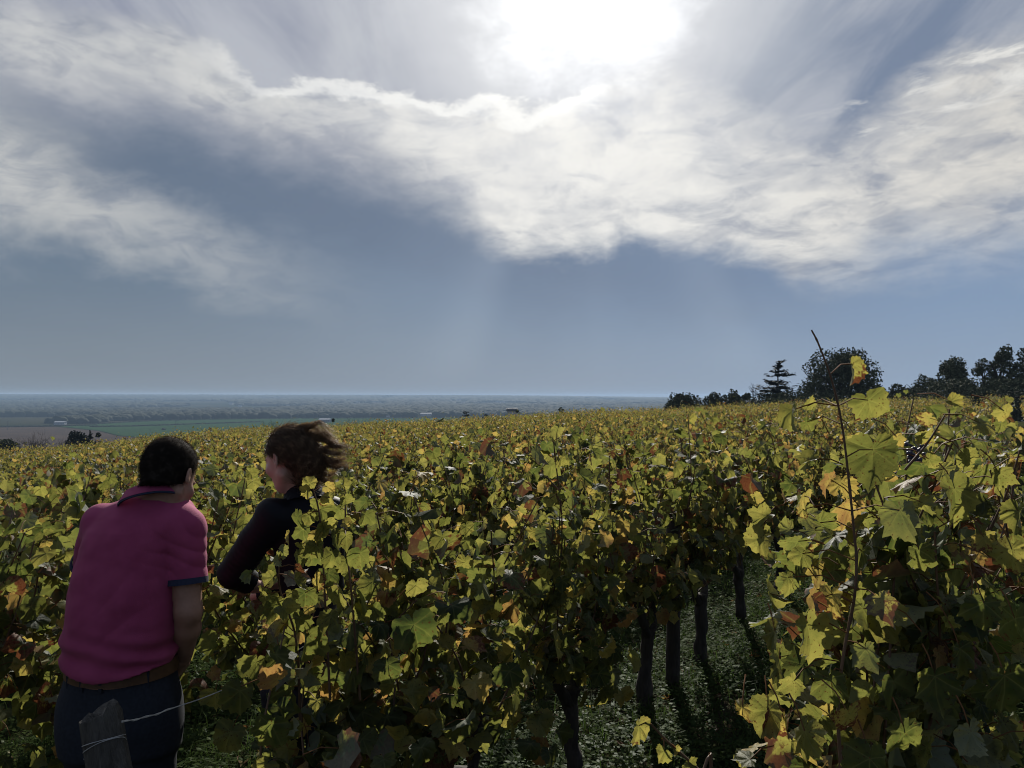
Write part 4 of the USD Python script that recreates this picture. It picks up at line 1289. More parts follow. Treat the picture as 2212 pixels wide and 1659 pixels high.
def valley():
    rng = np.random.default_rng(77)
    house('barn', 'grey-roofed barn among dark trees beyond the ploughed field at the left', 60.5, 424.6, 22, 5.5, 'barn_metal', 'barn_metal', 12, seed=1)
    house('barn', 'bluish-grey roofed building behind the vines right of the woman\'s hair', 325, 422.5, 26, 7, 'slate_roof', 'barn_metal', 14, seed=2)
    house('house', 'white house with dark roof lines just above the vines beside the small round tree', 511, 0, 1.9, 2.2, depth=230, seed=3) if False else None
    spots = [(463, 404.0, 26, 12, 'white house on the wooded slope, farther left of the middle pair'), (498, 403.9, 34, 14, 'broad white house group on the slope above the long white hall'), (641 - 138, 403.4, 26, 12, 'white house touching the broad white group at its right'),
             (288, 407.0, 16, 8, 'white house on the valley slope above the woman\'s hair'), (297, 407.6, 14, 7, 'white house just right of the one above the woman\'s hair'), (333.5, 403.9, 22, 10, 'small white house on the slope right of the woman\'s head'),
             (357.5, 403.7, 24, 10, 'small white house on the slope above the thicket'), (374.5, 403.6, 26, 11, 'white house left of the bright trio on the slope'), (379, 403.9, 24, 10, 'white house in the middle of the bright trio on the slope'),
             (459, 401.2, 30, 13, 'single white house high on the far slope'), (240, 407.3, 18, 8, 'white house on the slope left of the woman\'s head'), (231, 404.8, 22, 10, 'pale house high on the slope left of the woman\'s head'), (317, 406.9, 14, 7, 'pale house on the slope right above the woman\'s hair'),
             (388, 418.0, 9, 5, 'small white shed at the foot of the slope'), (252, 409.5, 16, 7, 'pale low house at the edge of the wood above the green field')]
    for k, (px, py, w, h, lab) in enumerate(spots):
        house('house', lab, px, py, w, h, seed=10 + k)
    house('barn', 'long low white hall at the foot of the wooded slope', 426, 416.0, 34, 7, 'white_wall', 'white_wall', 14, seed=40)
    # the house among trees just over the crest
    c = at(512, 411.6, 250)
    root = thing('house', 'white house with striped roof edge just above the vines beside the small round tree', 'house', (c[0], c[1], c[2] - 4))
    obj('wall', box((-1.6, -2, -3), (1.6, 2, 4.3)), 'white_wall', root)
    obj('roof', np.array(0) if False else box((-1.9, -2.3, 4.3), (1.9, 2.3, 4.75)), 'slate_roof', root)
    obj('parapet', box((-1.75, -2.15, 4.75), (1.75, 2.15, 5.1)), 'white_wall', root)
    for px, y0, y1, w in ((175.7, 433.3, 420.5, .5), (164, 425.5, 418.6, .5), (7.5, 430.5, 421, .6), (150, 436.2, 429, .4), (121, 427, 420.2, .5)):
        c = plain_point(px, y0)
        H = (y0 - y1) / FPX * c[1]
        root = thing('utility_pole', {175.7: 'tall dark pole standing in the green field, right of the man\'s head', 164: 'farther thin pole at the far edge of the green field', 7.5: 'dark pole at the left picture edge before the wood', 150: 'short pole at the near edge of the green field above the man\'s head', 121: 'thin pole at the border of ploughed and green field'}[px], 'pole', c)
        obj('shaft', tube([[0, 0, -1], [0, 0, H]], [.34 * w / .5, .22 * w / .5], 8), 'pole_metal', root, smooth=True)
        obj('crossarm', box((-1.6, -.12, H - 1.4), (1.6, .12, H - 1.1)), 'pole_metal', root)
    # hedges across the fields
    for k, (pts, lab) in enumerate(((((-60, 429.0), (0, 427.4), (56, 426.4), (95, 425.6)), 'low dark hedge along the far side of the ploughed field'), (((92, 427.2), (130, 426.6), (190, 424.6), (258, 422.3)), 'thin dark hedge crossing the green field'), (((98, 424.2), (150, 421.3), (225, 419.6), (330, 418.6), (440, 418.2)), 'long hedge along the foot of the wood above the green field'))):
        line = spline(np.array([plain_point(*p) for p in pts]), 160)
        vs, fs, n = [], [], 0
        for p in line:
            for q in range(3):
                m = trimesh.creation.icosphere(1, 1.0)
                v = np.array(m.vertices) * [rng.uniform(2.0, 4.5), rng.uniform(1.5, 3), rng.uniform(.8, 1.9)] * rng.uniform(.7, 1.3, (len(m.vertices), 1)) + p + [rng.normal(0, 3), rng.normal(0, 2), 1.0]
                vs.append(v); fs.append(np.array(m.faces) + n); n += len(v)
        obj('hedge', (np.vstack(vs), np.vstack(fs)), 'forest', label=lab, cat='hedge')
    c = plain_point(163.5, 430.2)
    m = trimesh.creation.icosphere(2, 1.0)
    v = np.array(m.vertices)
    obj('field_bush', (v * [3.6, 3, 2.6] * (1 + .5 * (vnoise(v * 2.2, 3)[:, None] - .5)) + c + [0, 0, 1.5], np.array(m.faces)), 'forest', label='single dark bush standing in the green field above the man\'s head', cat='bush')
    # woods on the valley floor and the slope beyond
    protos = []
    for k in range(7):
        m = trimesh.creation.icosphere(2, 1.0)
        v = np.array(m.vertices)
        v = v * (1 + .9 * (fbm(v * 1.7 + k * 9.1, 3, k)[:, None] - .5))
        v = v * [1, 1, [1.0, 1.25, .85, 1.0, 1.5, .9, 1.1][k]]
        protos.append(('tree_clump', (v, np.array(m.faces)), 'forest', None, None))
    U = rng.uniform(-1.05, 1.05, 80000)
    R = 1500 * np.exp(rng.random(80000) * math.log(11800 / 1500))
    az = np.arctan(U)
    x, y = R * np.sin(az), R * np.cos(az)
    # front edge of the wood, in picture rows
    front = np.interp(512 + U * FPX, [-150, 0, 45, 60, 95, 110, 260, 330, 520, 700, 1150], [423.5, 422.8, 423.2, 424.0, 423.4, 421.0, 418.3, 417.6, 417.2, 416.6, 416])
    z = ground_z(x, y)
    row = 396 - z / y * FPX
    gap = vnoise(np.stack([x / 420, y / 700, x * 0], -1), 9)
    keep = (row < front) & (gap > .26)
    keep &= ~((U * FPX + 512 > 60) & (U * FPX + 512 < 152) & (row > 400.4) & (row < 402.6))
    for s in spots:
        keep &= ~((np.abs(U * FPX + 512 - s[0]) < s[2] * .35) & (row > s[1] - .6) & (row < s[1] + 1.6))
    keep &= ~((np.abs(U * FPX + 512 - 426) < 10) & (row > 415.6) & (row < 417.6))
    p = np.stack([x, y, z], 1)[keep]
    r = R[keep]
    k = np.argsort(r)
    p, r = p[k], r[k]
    n = len(p)
    s = (4.5 + r * .0026) * rng.uniform(.65, 1.35, n)
    sc = np.stack([s * rng.uniform(.9, 1.5, n), s * 1.1, np.minimum(s * .9, 8.5 + 2 * rng.random(n))], 1)
    p[:, 2] += sc[:, 2] * .45
    scatter('valley_wood', protos, p, sc, rng.uniform(0, 6.28, n), rng.integers(0, 7, n), 'hazy woods covering the far side of the valley up to the horizon', 'wood')
    print('wood', n)


valley()


def haze():
    m = Graph()
    v = m.node('principled_volume', 'volume', color=(.52, .72, .98), density=HAZE, anisotropy=0.0)
    m.make('/World/Looks/haze', volume=v)
    obj('haze', box((-13300, -700, -190), (13300, 13100, 26)), 'haze', label='thin blue autumn haze over the valley', cat='haze', kind='stuff')


HAZE = 0.000085
haze()


# ---------------------------------------------------------------- people: smooth bodies from blended round bones
def surface(f, lo, hi, h):
    """Naive surface nets of f(points) = 0, vectorised."""
    lo, hi = np.asarray(lo, float), np.asarray(hi, float)
    n = np.ceil((hi - lo) / h).astype(int) + 1
    ax = [lo[i] + h * np.arange(n[i]) for i in range(3)]
    D = np.empty(n, np.float32)
    for i, x in enumerate(ax[0]):
        Y, Z = np.meshgrid(ax[1], ax[2], indexing='ij')
        D[i] = f(np.stack([np.full(Y.size, x), Y.ravel(), Z.ravel()], 1)).reshape(Y.shape)
    s = D < 0
    c = [s[a:n[0] - 1 + a, b:n[1] - 1 + b, d:n[2] - 1 + d] for a in (0, 1) for b in (0, 1) for d in (0, 1)]
    tot = np.sum(c, axis=0)
    cells = np.argwhere((tot > 0) & (tot < 8))
    idx = -np.ones(tuple(n - 1), int)
    idx[tuple(cells.T)] = np.arange(len(cells))
    acc, cnt = np.zeros((len(cells), 3)), np.zeros(len(cells))
    corner = np.array([(a, b, d) for a in (0, 1) for b in (0, 1) for d in (0, 1)])
    for i in range(8):
        for j in range(i + 1, 8):
            if np.abs(corner[i] - corner[j]).sum() != 1:
                continue
            a, b = D[tuple((cells + corner[i]).T)], D[tuple((cells + corner[j]).T)]
            m = (a < 0) != (b < 0)
            t = (a / np.where(m, a - b, 1))[:, None]
            acc += np.where(m[:, None], corner[i] + t * (corner[j] - corner[i]), 0)
            cnt += m
    V = lo + (cells + acc / cnt[:, None]) * h
    F = []
    for k in range(3):
        e = np.eye(3, dtype=int)
        u, v = e[(k + 1) % 3], e[(k + 2) % 3]
        a = s[:n[0] - e[k][0], :n[1] - e[k][1], :n[2] - e[k][2]]
        b = s[e[k][0]:, e[k][1]:, e[k][2]:]
        q = np.argwhere(a != b)
        q = q[((q - u >= 0).all(1)) & ((q - v >= 0).all(1)) & ((q < n - 1) | (e[k] == 1)).all(1)]
        q = q[(q[:, k] < n[k] - 1)]
        quad = np.stack([idx[tuple(q.T)], idx[tuple((q - u).T)], idx[tuple((q - u - v).T)], idx[tuple((q - v).T)]], 1)
        flip = ~a[tuple(q.T)]
        quad[flip] = quad[flip][:, ::-1]
        F.append(quad[(quad >= 0).all(1)])
    F = np.vstack(F)[:, ::-1]
    F = F[:, ::-1]
    return V, F


def bone(P, a, b, r1, r2):
    a, b = np.asarray(a, float), np.asarray(b, float)
    d = b - a
    t = np.clip((P - a) @ d / (d @ d), 0, 1)
    return np.linalg.norm(P - a - t[:, None] * d, axis=1) - (r1 + (r2 - r1) * t)


def ellipsoid(P, c, r, R=None):
    q = P - np.asarray(c, float)
    if R is not None:
        q = q @ R
    r = np.asarray(r, float)
    k0, k1 = np.linalg.norm(q / r, axis=1), np.linalg.norm(q / r ** 2, axis=1)
    return k0 * (k0 - 1) / np.maximum(k1, 1e-9)


def blend(ds, k):
    out = ds[0]
    for d in ds[1:]:
        h = np.clip(.5 + .5 * (out - d) / k, 0, 1)
        out = d * h + out * (1 - h) - k * h * (1 - h)
    return out


def loft(P, zs, cx, cy, a, b, power=2.3):
    z = P[:, 2]
    A, B = np.interp(z, zs, a), np.interp(z, zs, b)
    dx, dy = (P[:, 0] - np.interp(z, zs, cx)) / A, (P[:, 1] - np.interp(z, zs, cy)) / B
    q = (np.abs(dx) ** power + np.abs(dy) ** power) ** (1 / power)
    d = (q - 1) * np.minimum(A, B)
    return np.maximum(d, np.maximum(zs[0] - z, z - zs[-1]))


def orient(az, pitch, roll=0.0):
    """Columns: the head's right, its face direction, its up. az: turned to the right of +y; pitch: bowed down."""
    f = np.array([math.sin(az) * math.cos(pitch), math.cos(az) * math.cos(pitch), -math.sin(pitch)])
    r = np.array([math.cos(az), -math.sin(az), 0.0])
    u = np.cross(r, f)
    r2 = r * math.cos(roll) + u * math.sin(roll)
    return np.stack([r2, f, np.cross(r2, f)], 1)


def head_sdf(P, c, R, s=1.0, woman=False):
    q = (P - c) @ R / s
    E = lambda ctr, r, RR=None: ellipsoid(q, ctr, r, RR)
    w = .92 if woman else 1.0
    d = blend([E((0, -.012, .035), (.077 * w, .097, .090)), E((0, .030, -.030), (.060 * w, .060, .080))], .03)
    d = blend([d, bone(q, (0, .062, -.098), (0, .066, -.092), .021, .020)], .03)                    # chin
    d = blend([d, bone(q, (-.050 * w, .0, -.066), (0, .055, -.098), .016, .014), bone(q, (.050 * w, .0, -.066), (0, .055, -.098), .016, .014)], .025)   # jaw
    d = blend([d, bone(q, (0, .086, .012), (0, .109, -.030), .008, .012)], .012)                      # nose
    d = blend([d, E((-.012, .096, -.034), (.009, .010, .007)), E((.012, .096, -.034), (.009, .010, .007))], .008)
    d = blend([d, E((0, .080, .020), (.052 * w, .018, .011))], .015)                                  # brow
    for sx in (-1, 1):
        d = np.maximum(d, -E((sx * .031, .098, -.002), (.016, .016, .010)))                            # eye hollows
        d = blend([d, E((sx * .031, .079, -.002), (.014, .012, .011))], .006)
        d = blend([d, E((sx * .046 * w, .060, -.030), (.022, .022, .020))], .02)                      # cheek
        ear = np.array([[math.cos(.35 * sx), -math.sin(.35 * sx), 0], [math.sin(.35 * sx), math.cos(.35 * sx), 0], [0, 0, 1.0]])
        e = E((sx * .082 * w, -.012, -.012), (.007, .021, .033), ear)
        e = np.maximum(e, -E((sx * .090 * w, -.010, -.008), (.006, .012, .020), ear))
        d = blend([d, e], .006)
    d = blend([d, E((0, .092, -.058), (.024, .009, .006)), E((0, .090, -.068), (.020, .009, .006))], .006)    # lips
    return d * s


def hand_sdf(P, wrist, fwd, palm, s=1.0, curl=.5, left=False):
    """fwd: from the wrist to the fingers; palm: the way the palm faces."""
    f = np.asarray(fwd, float); f = f / np.linalg.norm(f)
    p = np.asarray(palm, float); p = p - f * (p @ f); p /= np.linalg.norm(p)
    side = np.cross(f, p) * (1 if left else -1)                                                     # towards the thumb
    w = np.asarray(wrist, float)
    at_ = lambda a, b, c: w + s * (side * a + f * b + p * c)
    ds = [bone(P, at_(0, -.02, 0), at_(.0, .02, 0), .026 * s, .026 * s)]
    for k, (x, L) in enumerate(((.030, .072), (.010, .082), (-.010, .076), (-.029, .060))):
        kn = at_(x, .092 - .004 * abs(k - 1), 0)
        ds.append(bone(P, at_(x * .55, .018, 0), kn, .016 * s, .0125 * s))
    palm_d = blend(ds, .012 * s)
    fing = []
    for k, (x, L) in enumerate(((.030, .072), (.010, .082), (-.010, .076), (-.029, .060))):
        kn = at_(x, .092 - .004 * abs(k - 1), 0)
        a = curl * (.8 + .12 * k)
        d1 = f * math.cos(a) + p * math.sin(a)
        d2 = f * math.cos(a * 2.0) + p * math.sin(a * 2.0)
        d3 = f * math.cos(a * 2.6) + p * math.sin(a * 2.6)
        j1 = kn + d1 * L * .46 * s
        j2 = j1 + d2 * L * .30 * s
        j3 = j2 + d3 * L * .24 * s
        fing.append(np.minimum(np.minimum(bone(P, kn, j1, .0102 * s, .0092 * s), bone(P, j1, j2, .0092 * s, .0084 * s)), bone(P, j2, j3, .0084 * s, .0074 * s)))
    t0, t1 = at_(.018, .018, .006), at_(.052, .058, .022)
    t2 = t1 + s * (f * .034 + side * .006 + p * .012)
    t3 = t2 + s * (f * .026 - side * .004 + p * .012)
    thumb = blend([bone(P, t0, t1, .017 * s, .0125 * s), bone(P, t1, t2, .0115 * s, .0100 * s), bone(P, t2, t3, .0098 * s, .0082 * s)], .004)
    d = blend([palm_d] + fing, .004 * s)
    return blend([d, thumb], .008 * s)


def ring(center, R, ra, rb, height, thick, flare=0.0, n=48, gap=0.0, wave=0.0):
    """A band round an axis (column 2 of R): ellipse ra x rb; gap: opening in front (column 1)."""
    a = np.linspace(gap, 2 * np.pi - gap, n) + np.pi / 2
    prof = [(0, 0), (thick, -.0), (thick + flare, -height), (flare, -height)]
    V = []
    for t in a:
        dz = wave * math.cos(2 * t)
        for o, z in prof:
            V.append(center + R @ np.array([(ra + o) * math.cos(t), (rb + o) * math.sin(t), z + dz]))
    V = np.array(V)
    k = len(prof)
    i, j = np.meshgrid(np.arange(n - 1), np.arange(k), indexing='ij')
    q = np.stack([i * k + j, (i + 1) * k + j, (i + 1) * k + (j + 1) % k, i * k + (j + 1) % k], -1).reshape(-1, 4)
    return V, q


def hair_on(V, N, rng, n, length, flow, lift=.5, k=5, jitter=.3):
    i = rng.integers(0, len(V), n)
    p, nn = V[i] + rng.normal(0, .002, (n, 3)), N[i]
    d = flow(p, nn) + nn * lift + rng.normal(0, jitter, (n, 3)) * .5
    d /= np.linalg.norm(d, axis=1, keepdims=True)
    t = np.linspace(0, 1, k)
    L = length * rng.uniform(.6, 1.2, n)
    return p[:, None] + d[:, None] * (L[:, None] * t)[:, :, None]


def normals(V, F):
    m = trimesh.Trimesh(V, np.vstack([F[:, [0, 1, 2]], F[:, [0, 2, 3]]]), process=False)
    return np.array(m.vertex_normals)


def man():
    rng = np.random.default_rng(2)
    D = 2.70
    A = lambda px, py, dy=0.0: at(px, py, D + dy)
    feet = float(ground_z(-1.3, 2.75))
    root_at = np.array([A(118, 600)[0], D + .02, feet])
    root = thing('person', 'person in pink polo shirt with navy cuffs and dark jeans, back turned, head bowed', 'person', root_at)
    put = lambda V: V - root_at
    # joints
    hip_l, hip_r = A(92, 706, .02), A(147, 706, .03)
    kn_l, kn_r = np.array([hip_l[0] + .0, D + .06, feet + .50]), np.array([hip_r[0] - .01, D + .08, feet + .50])
    an_l, an_r = np.array([kn_l[0] - .02, D - .02, feet + .09]), np.array([kn_r[0] + .02, D + .0, feet + .09])
    sh_l, sh_r = A(101, 522, .10), A(185, 527, .06)
    el_r, wr_r = A(188.5, 611, .02), A(184, 655, .12)
    el_l, wr_l = A(84, 592, .26), A(116, 612, .48)
    neck0, neck1 = A(150, 512, .10), A(159, 490, .09)
    head_c = A(169, 477, .10)
    R = orient(math.radians(13), math.radians(38), math.radians(8))
    rows = [(674, 66, 170, .145, .02), (668, 65, 170, .146, .02), (655, 63.5, 170, .147, .02), (640, 63.5, 171, .147, .02), (622, 66, 172, .144, .025), (600, 67.5, 174, .142, .035), (575, 70, 173, .138, .05), (552, 73, 175, .134, .065), (532, 79, 181, .126, .08), (518, 90, 184, .110, .09), (507, 106, 178, .085, .10), (498, 122, 170, .062, .10)]
    zs = np.array([A(118, r[0])[2] for r in rows])
    cx = np.array([A((r[1] + r[2]) / 2, r[0])[0] for r in rows])
    hw = np.array([(r[2] - r[1]) / 2 / FPX * D for r in rows])
    cy = np.array([D + r[4] for r in rows])
    dp = np.array([r[3] for r in rows])

    def skin(P):
        d = blend([loft(P, zs, cx, cy, hw - .016, dp - .016), ellipsoid(P, (cx[0], D + .03, zs[0] - .06), (hw[0] - .02, .135, .14))], .05)
        d = blend([d, bone(P, neck0, sh_l, .052, .056), bone(P, neck0, sh_r, .052, .056)], .04)
        d = blend([d, bone(P, sh_l, el_l, .052, .040), bone(P, el_l, wr_l, .040, .027)], .02)
        d = blend([d, bone(P, sh_r, el_r, .054, .043), bone(P, el_r, el_r * .62 + wr_r * .38, .042, .044), bone(P, el_r * .62 + wr_r * .38, wr_r, .044, .029)], .02)
        d = blend([d, bone(P, hip_l, kn_l, .085, .055), bone(P, kn_l, an_l, .055, .038), bone(P, hip_r, kn_r, .085, .055), bone(P, kn_r, an_r, .055, .038)], .03)
        d = blend([d, bone(P, neck0, neck1, .064, .058)], .03)
        return blend([d, head_sdf(P, head_c, R, 1.02)], .02)
    lo = np.array([-1.62, D - .22, feet + .05]); hi = np.array([-.92, D + .62, A(0, 430)[2]])
    V, F = surface(skin, lo, hi, .0085)
    hf = wr_r - el_r
    hr = lambda P: hand_sdf(P, wr_r, A(178, 681, .20) - wr_r, (-1.0, .35, .1), 1.0, .42)
    V2, F2 = surface(hr, wr_r - .16, wr_r + .17 - np.array([0, 0, .02]), .0045)
    hl = lambda P: hand_sdf(P, wr_l, (.6, .8, -.1), (.0, .2, -1.0), 1.0, .55, left=True)
    V3, F3 = surface(hl, wr_l - .15, wr_l + .19, .005)
    obj('body', join([(put(V), F), (put(V2), F2), (put(V3), F3)]), 'skin', root, smooth=True)

    # polo shirt: hangs loose from the shoulders, folds at the waist and under the arm
    slv_r, slv_l = sh_r + (el_r - sh_r) * .66, sh_l + (el_l - sh_l) * .60
    sd_r = (el_r - sh_r) / np.linalg.norm(el_r - sh_r)
    sd_l = (el_l - sh_l) / np.linalg.norm(el_l - sh_l)

    def shirt(P):
        d = loft(P, zs, cx, cy, hw, dp)
        d = blend([d, bone(P, neck0 + [.0, 0, -.012], sh_l + [.012, 0, -.004], .060, .062), bone(P, neck0 + [0, 0, -.012], sh_r + [-.012, 0, -.004], .060, .064)], .045)
        sl_r = np.maximum(bone(P, sh_r, slv_r + sd_r * .05, .064, .060), (P - slv_r) @ sd_r)
        sl_l = np.maximum(bone(P, sh_l, slv_l + sd_l * .05, .062, .060), (P - slv_l) @ sd_l)
        d = blend([d, sl_r], .020)
        d = blend([d, sl_l], .020)
        q = P - np.array([cx[3], D, zs[3]])
        d = d + .0048 * (vnoise(np.stack([q[:, 0] * 22 + q[:, 2] * 9, q[:, 1] * 20, q[:, 2] * 26 - q[:, 0] * 12], 1), 31) - .5)
        low = np.clip((zs[4] - P[:, 2]) / .22, 0, 1)
        pleat = vnoise(np.stack([q[:, 0] * 9 + q[:, 2] * 7, q[:, 1] * 8, q[:, 2] * 13 - q[:, 0] * 5], 1), 3) - .5
        d = d + pleat * (.006 + .020 * low)
        drape = 1 - 2 * np.abs(np.sin((q[:, 0] * .55 - q[:, 2] * .83 + .05 * np.sin(q[:, 0] * 14)) * 24 + 2.5 * (vnoise(q * 5, 17) - .5))) ** .65
        d = d + .0034 * drape * np.exp(-((q[:, 0] - .07) / .10) ** 2 - ((q[:, 2] - .10) / .16) ** 2)
        arm = np.exp(-(np.linalg.norm(P - (sh_r * .6 + slv_r * .4), axis=1) / .13) ** 2)
        fold = 1 - 2 * np.abs(np.sin((q[:, 0] * .75 + q[:, 2] * .9 + .04 * np.sin(q[:, 2] * 22) + .012 * vnoise(q * 20, 3)) * 40)) ** .6
        d = d + fold * .0034 * arm
        back = np.exp(-((P[:, 2] - zs[6]) / .16) ** 2)
        d = d + .0040 * back * np.sin(q[:, 0] * 26 + q[:, 2] * 12 + 3 * (vnoise(q * 7, 6) - .5))
        wa = np.exp(-((P[:, 2] - zs[2]) / .075) ** 2)
        d = d + wa * .0064 * np.sin(q[:, 2] * 95 + q[:, 0] * 18 + 4.5 * (vnoise(q * 8, 12) - .5))
        # a wavy hem that dips behind
        u = (P[:, 0] - cx[0]) / hw[0]
        hem = np.interp(u, [-1.2, -1, -.5, -.1, .4, .8, 1.2], [A(0, z)[2] for z in (657, 661, 667, 671, 668, 663, 660)])
        d = np.maximum(d, (hem - P[:, 2]) * .9)
        return np.maximum(d, .004 - bone(P, neck0, neck1 + (neck1 - neck0), .060, .058))
    V, F = surface(shirt, (-1.62, D - .20, A(0, 677)[2]), (-.95, D + .36, A(0, 484)[2]), .0052)
    obj('polo_shirt', (put(V), F), 'pink_knit', root, smooth=True)
    Rn = orient(math.radians(20), math.radians(20), math.radians(19))
    cc = A(152, 491.5, .09)
    V, F = ring(cc, Rn, .083, .078, .040, .006, flare=.022, n=60, gap=.35, wave=.003)
    obj('collar', (put(V), F), 'pink_knit', root, smooth=40)
    V, F = ring(cc - Rn[:, 2] * .0405, Rn, .1045, .0995, .006, .0055, n=60, gap=.38, wave=.003)
    obj('collar_tipping', (put(V), F), 'navy_knit', root, smooth=40)
    for s, sd, r in ((slv_r, sd_r, .0635), (slv_l, sd_l, .0625)):
        e1 = np.cross(sd, [0, 1.0, 0]); e1 /= np.linalg.norm(e1)
        Rc = np.stack([e1, np.cross(sd, e1), sd], 1)
        V, F = ring(s + sd * .006, Rc, r - .001, r - .001, .020, .0055, n=40)
        obj('cuff', (put(V), F), 'navy_knit', root, smooth=40)

    # jeans, belt, loops, shoes
    def jeans(P):
        d = loft(P, np.array([zs[0] - .26, zs[0] - .16, zs[0] - .05, zs[0] + .042]), np.array([cx[0], cx[0], cx[0], cx[0]]), np.full(4, D + .03), np.array([.185, hw[0] + .012, hw[0] + .004, hw[0] - .006]), np.array([.13, .150, .142, .132]))
        l = blend([bone(P, hip_l, kn_l, .104, .078), bone(P, kn_l, an_l, .076, .060)], .03)
        r = blend([bone(P, hip_r, kn_r, .104, .078), bone(P, kn_r, an_r, .076, .060)], .03)
        d = blend([d, np.minimum(l, r)], .05)
        q = P - hip_r
        d = d + .010 * (vnoise(np.stack([q[:, 0] * 8, q[:, 1] * 8, q[:, 2] * 9 + q[:, 0] * 5], 1), 9) - .5)
        return np.maximum(d, feet + .05 - P[:, 2])
    V, F = surface(jeans, (-1.66, D - .20, feet + .03), (-.94, D + .26, zs[0] + .06), .011)
    tr = obj('trousers', (put(V), F), 'denim', root, smooth=True)
    V, F = ring(np.array([cx[0], D + .03, A(0, 661)[2]]), np.eye(3), hw[0] - .002, .140, .046, .006, flare=.004, n=72, wave=.004)
    obj('belt', (put(V), F), 'leather_belt', root, smooth=40)
    for a in (-2.35, -1.57, -.75, -1.95):
        p = np.array([cx[0] + (hw[0] + .004) * math.cos(a), D + .03 + .145 * math.sin(a), zs[0] + .008])
        V, F = box((-.005, -.004, -.030), (.005, .004, .026))
        obj('belt_loop', (put(V + p), F), 'denim', root)
    for a in (an_l, an_r):
        V, F = surface(lambda P: np.maximum(blend([bone(P, a + [0, -.05, -.045], a + [0, .15, -.055], .045, .036), bone(P, a + [0, 0, 0], a + [0, 0, -.03], .048, .05)], .03), feet + .005 - P[:, 2]), a - [.09, .14, .12], a + [.09, .24, .08], .008)
        obj('shoe', (put(V), F), 'shoe', root, smooth=True)

    # close-cropped hair
    def hair(P):
        q = (P - head_c) @ R / 1.02
        d = blend([ellipsoid(q, (0, -.012, .035), (.077, .097, .090)), ellipsoid(q, (0, .030, -.030), (.060, .060, .080)), bone(q, (0, -.03, -.02), (0, -.045, -.10), .058, .056)], .03)
        line = np.interp(q[:, 1], [-.12, -.075, -.03, .0, .02, .06, .1], [-.060, -.064, -.044, -.022, .016, .075, .10])
        d = d - .0105 * ssm(q[:, 2] - line, -.01, .07) + .0015 + .0025 * (vnoise(P * 70, 8) - .5)
        return np.maximum(d, (line - .012 + .010 * (vnoise(P * 60, 4) - .5) - q[:, 2]) * .8) * 1.02
    V, F = surface(hair, head_c - .16, head_c + .16, .005)
    h = obj('hair', (put(V), F), 'dark_hair', root, smooth=True)
    N = normals(V, F)
    flow = lambda p, n: np.tile(R[:, 1] * .3 - R[:, 2] * .25, (len(p), 1))
    st = hair_on(put(V), N, rng, 16000, .0065, flow, lift=.7, k=3, jitter=.35)
    curves('hair_strands', st, np.array([.0005, .0004, .0002]), 'dark_hair', root)
    for sx in (-1, 1):
        m = trimesh.creation.icosphere(2, .0115)
        obj('eye', (put(np.array(m.vertices) + head_c + R @ np.array([sx * .031, .081, -.002]) * 1.02), np.array(m.faces)), 'eye', root, smooth=True)


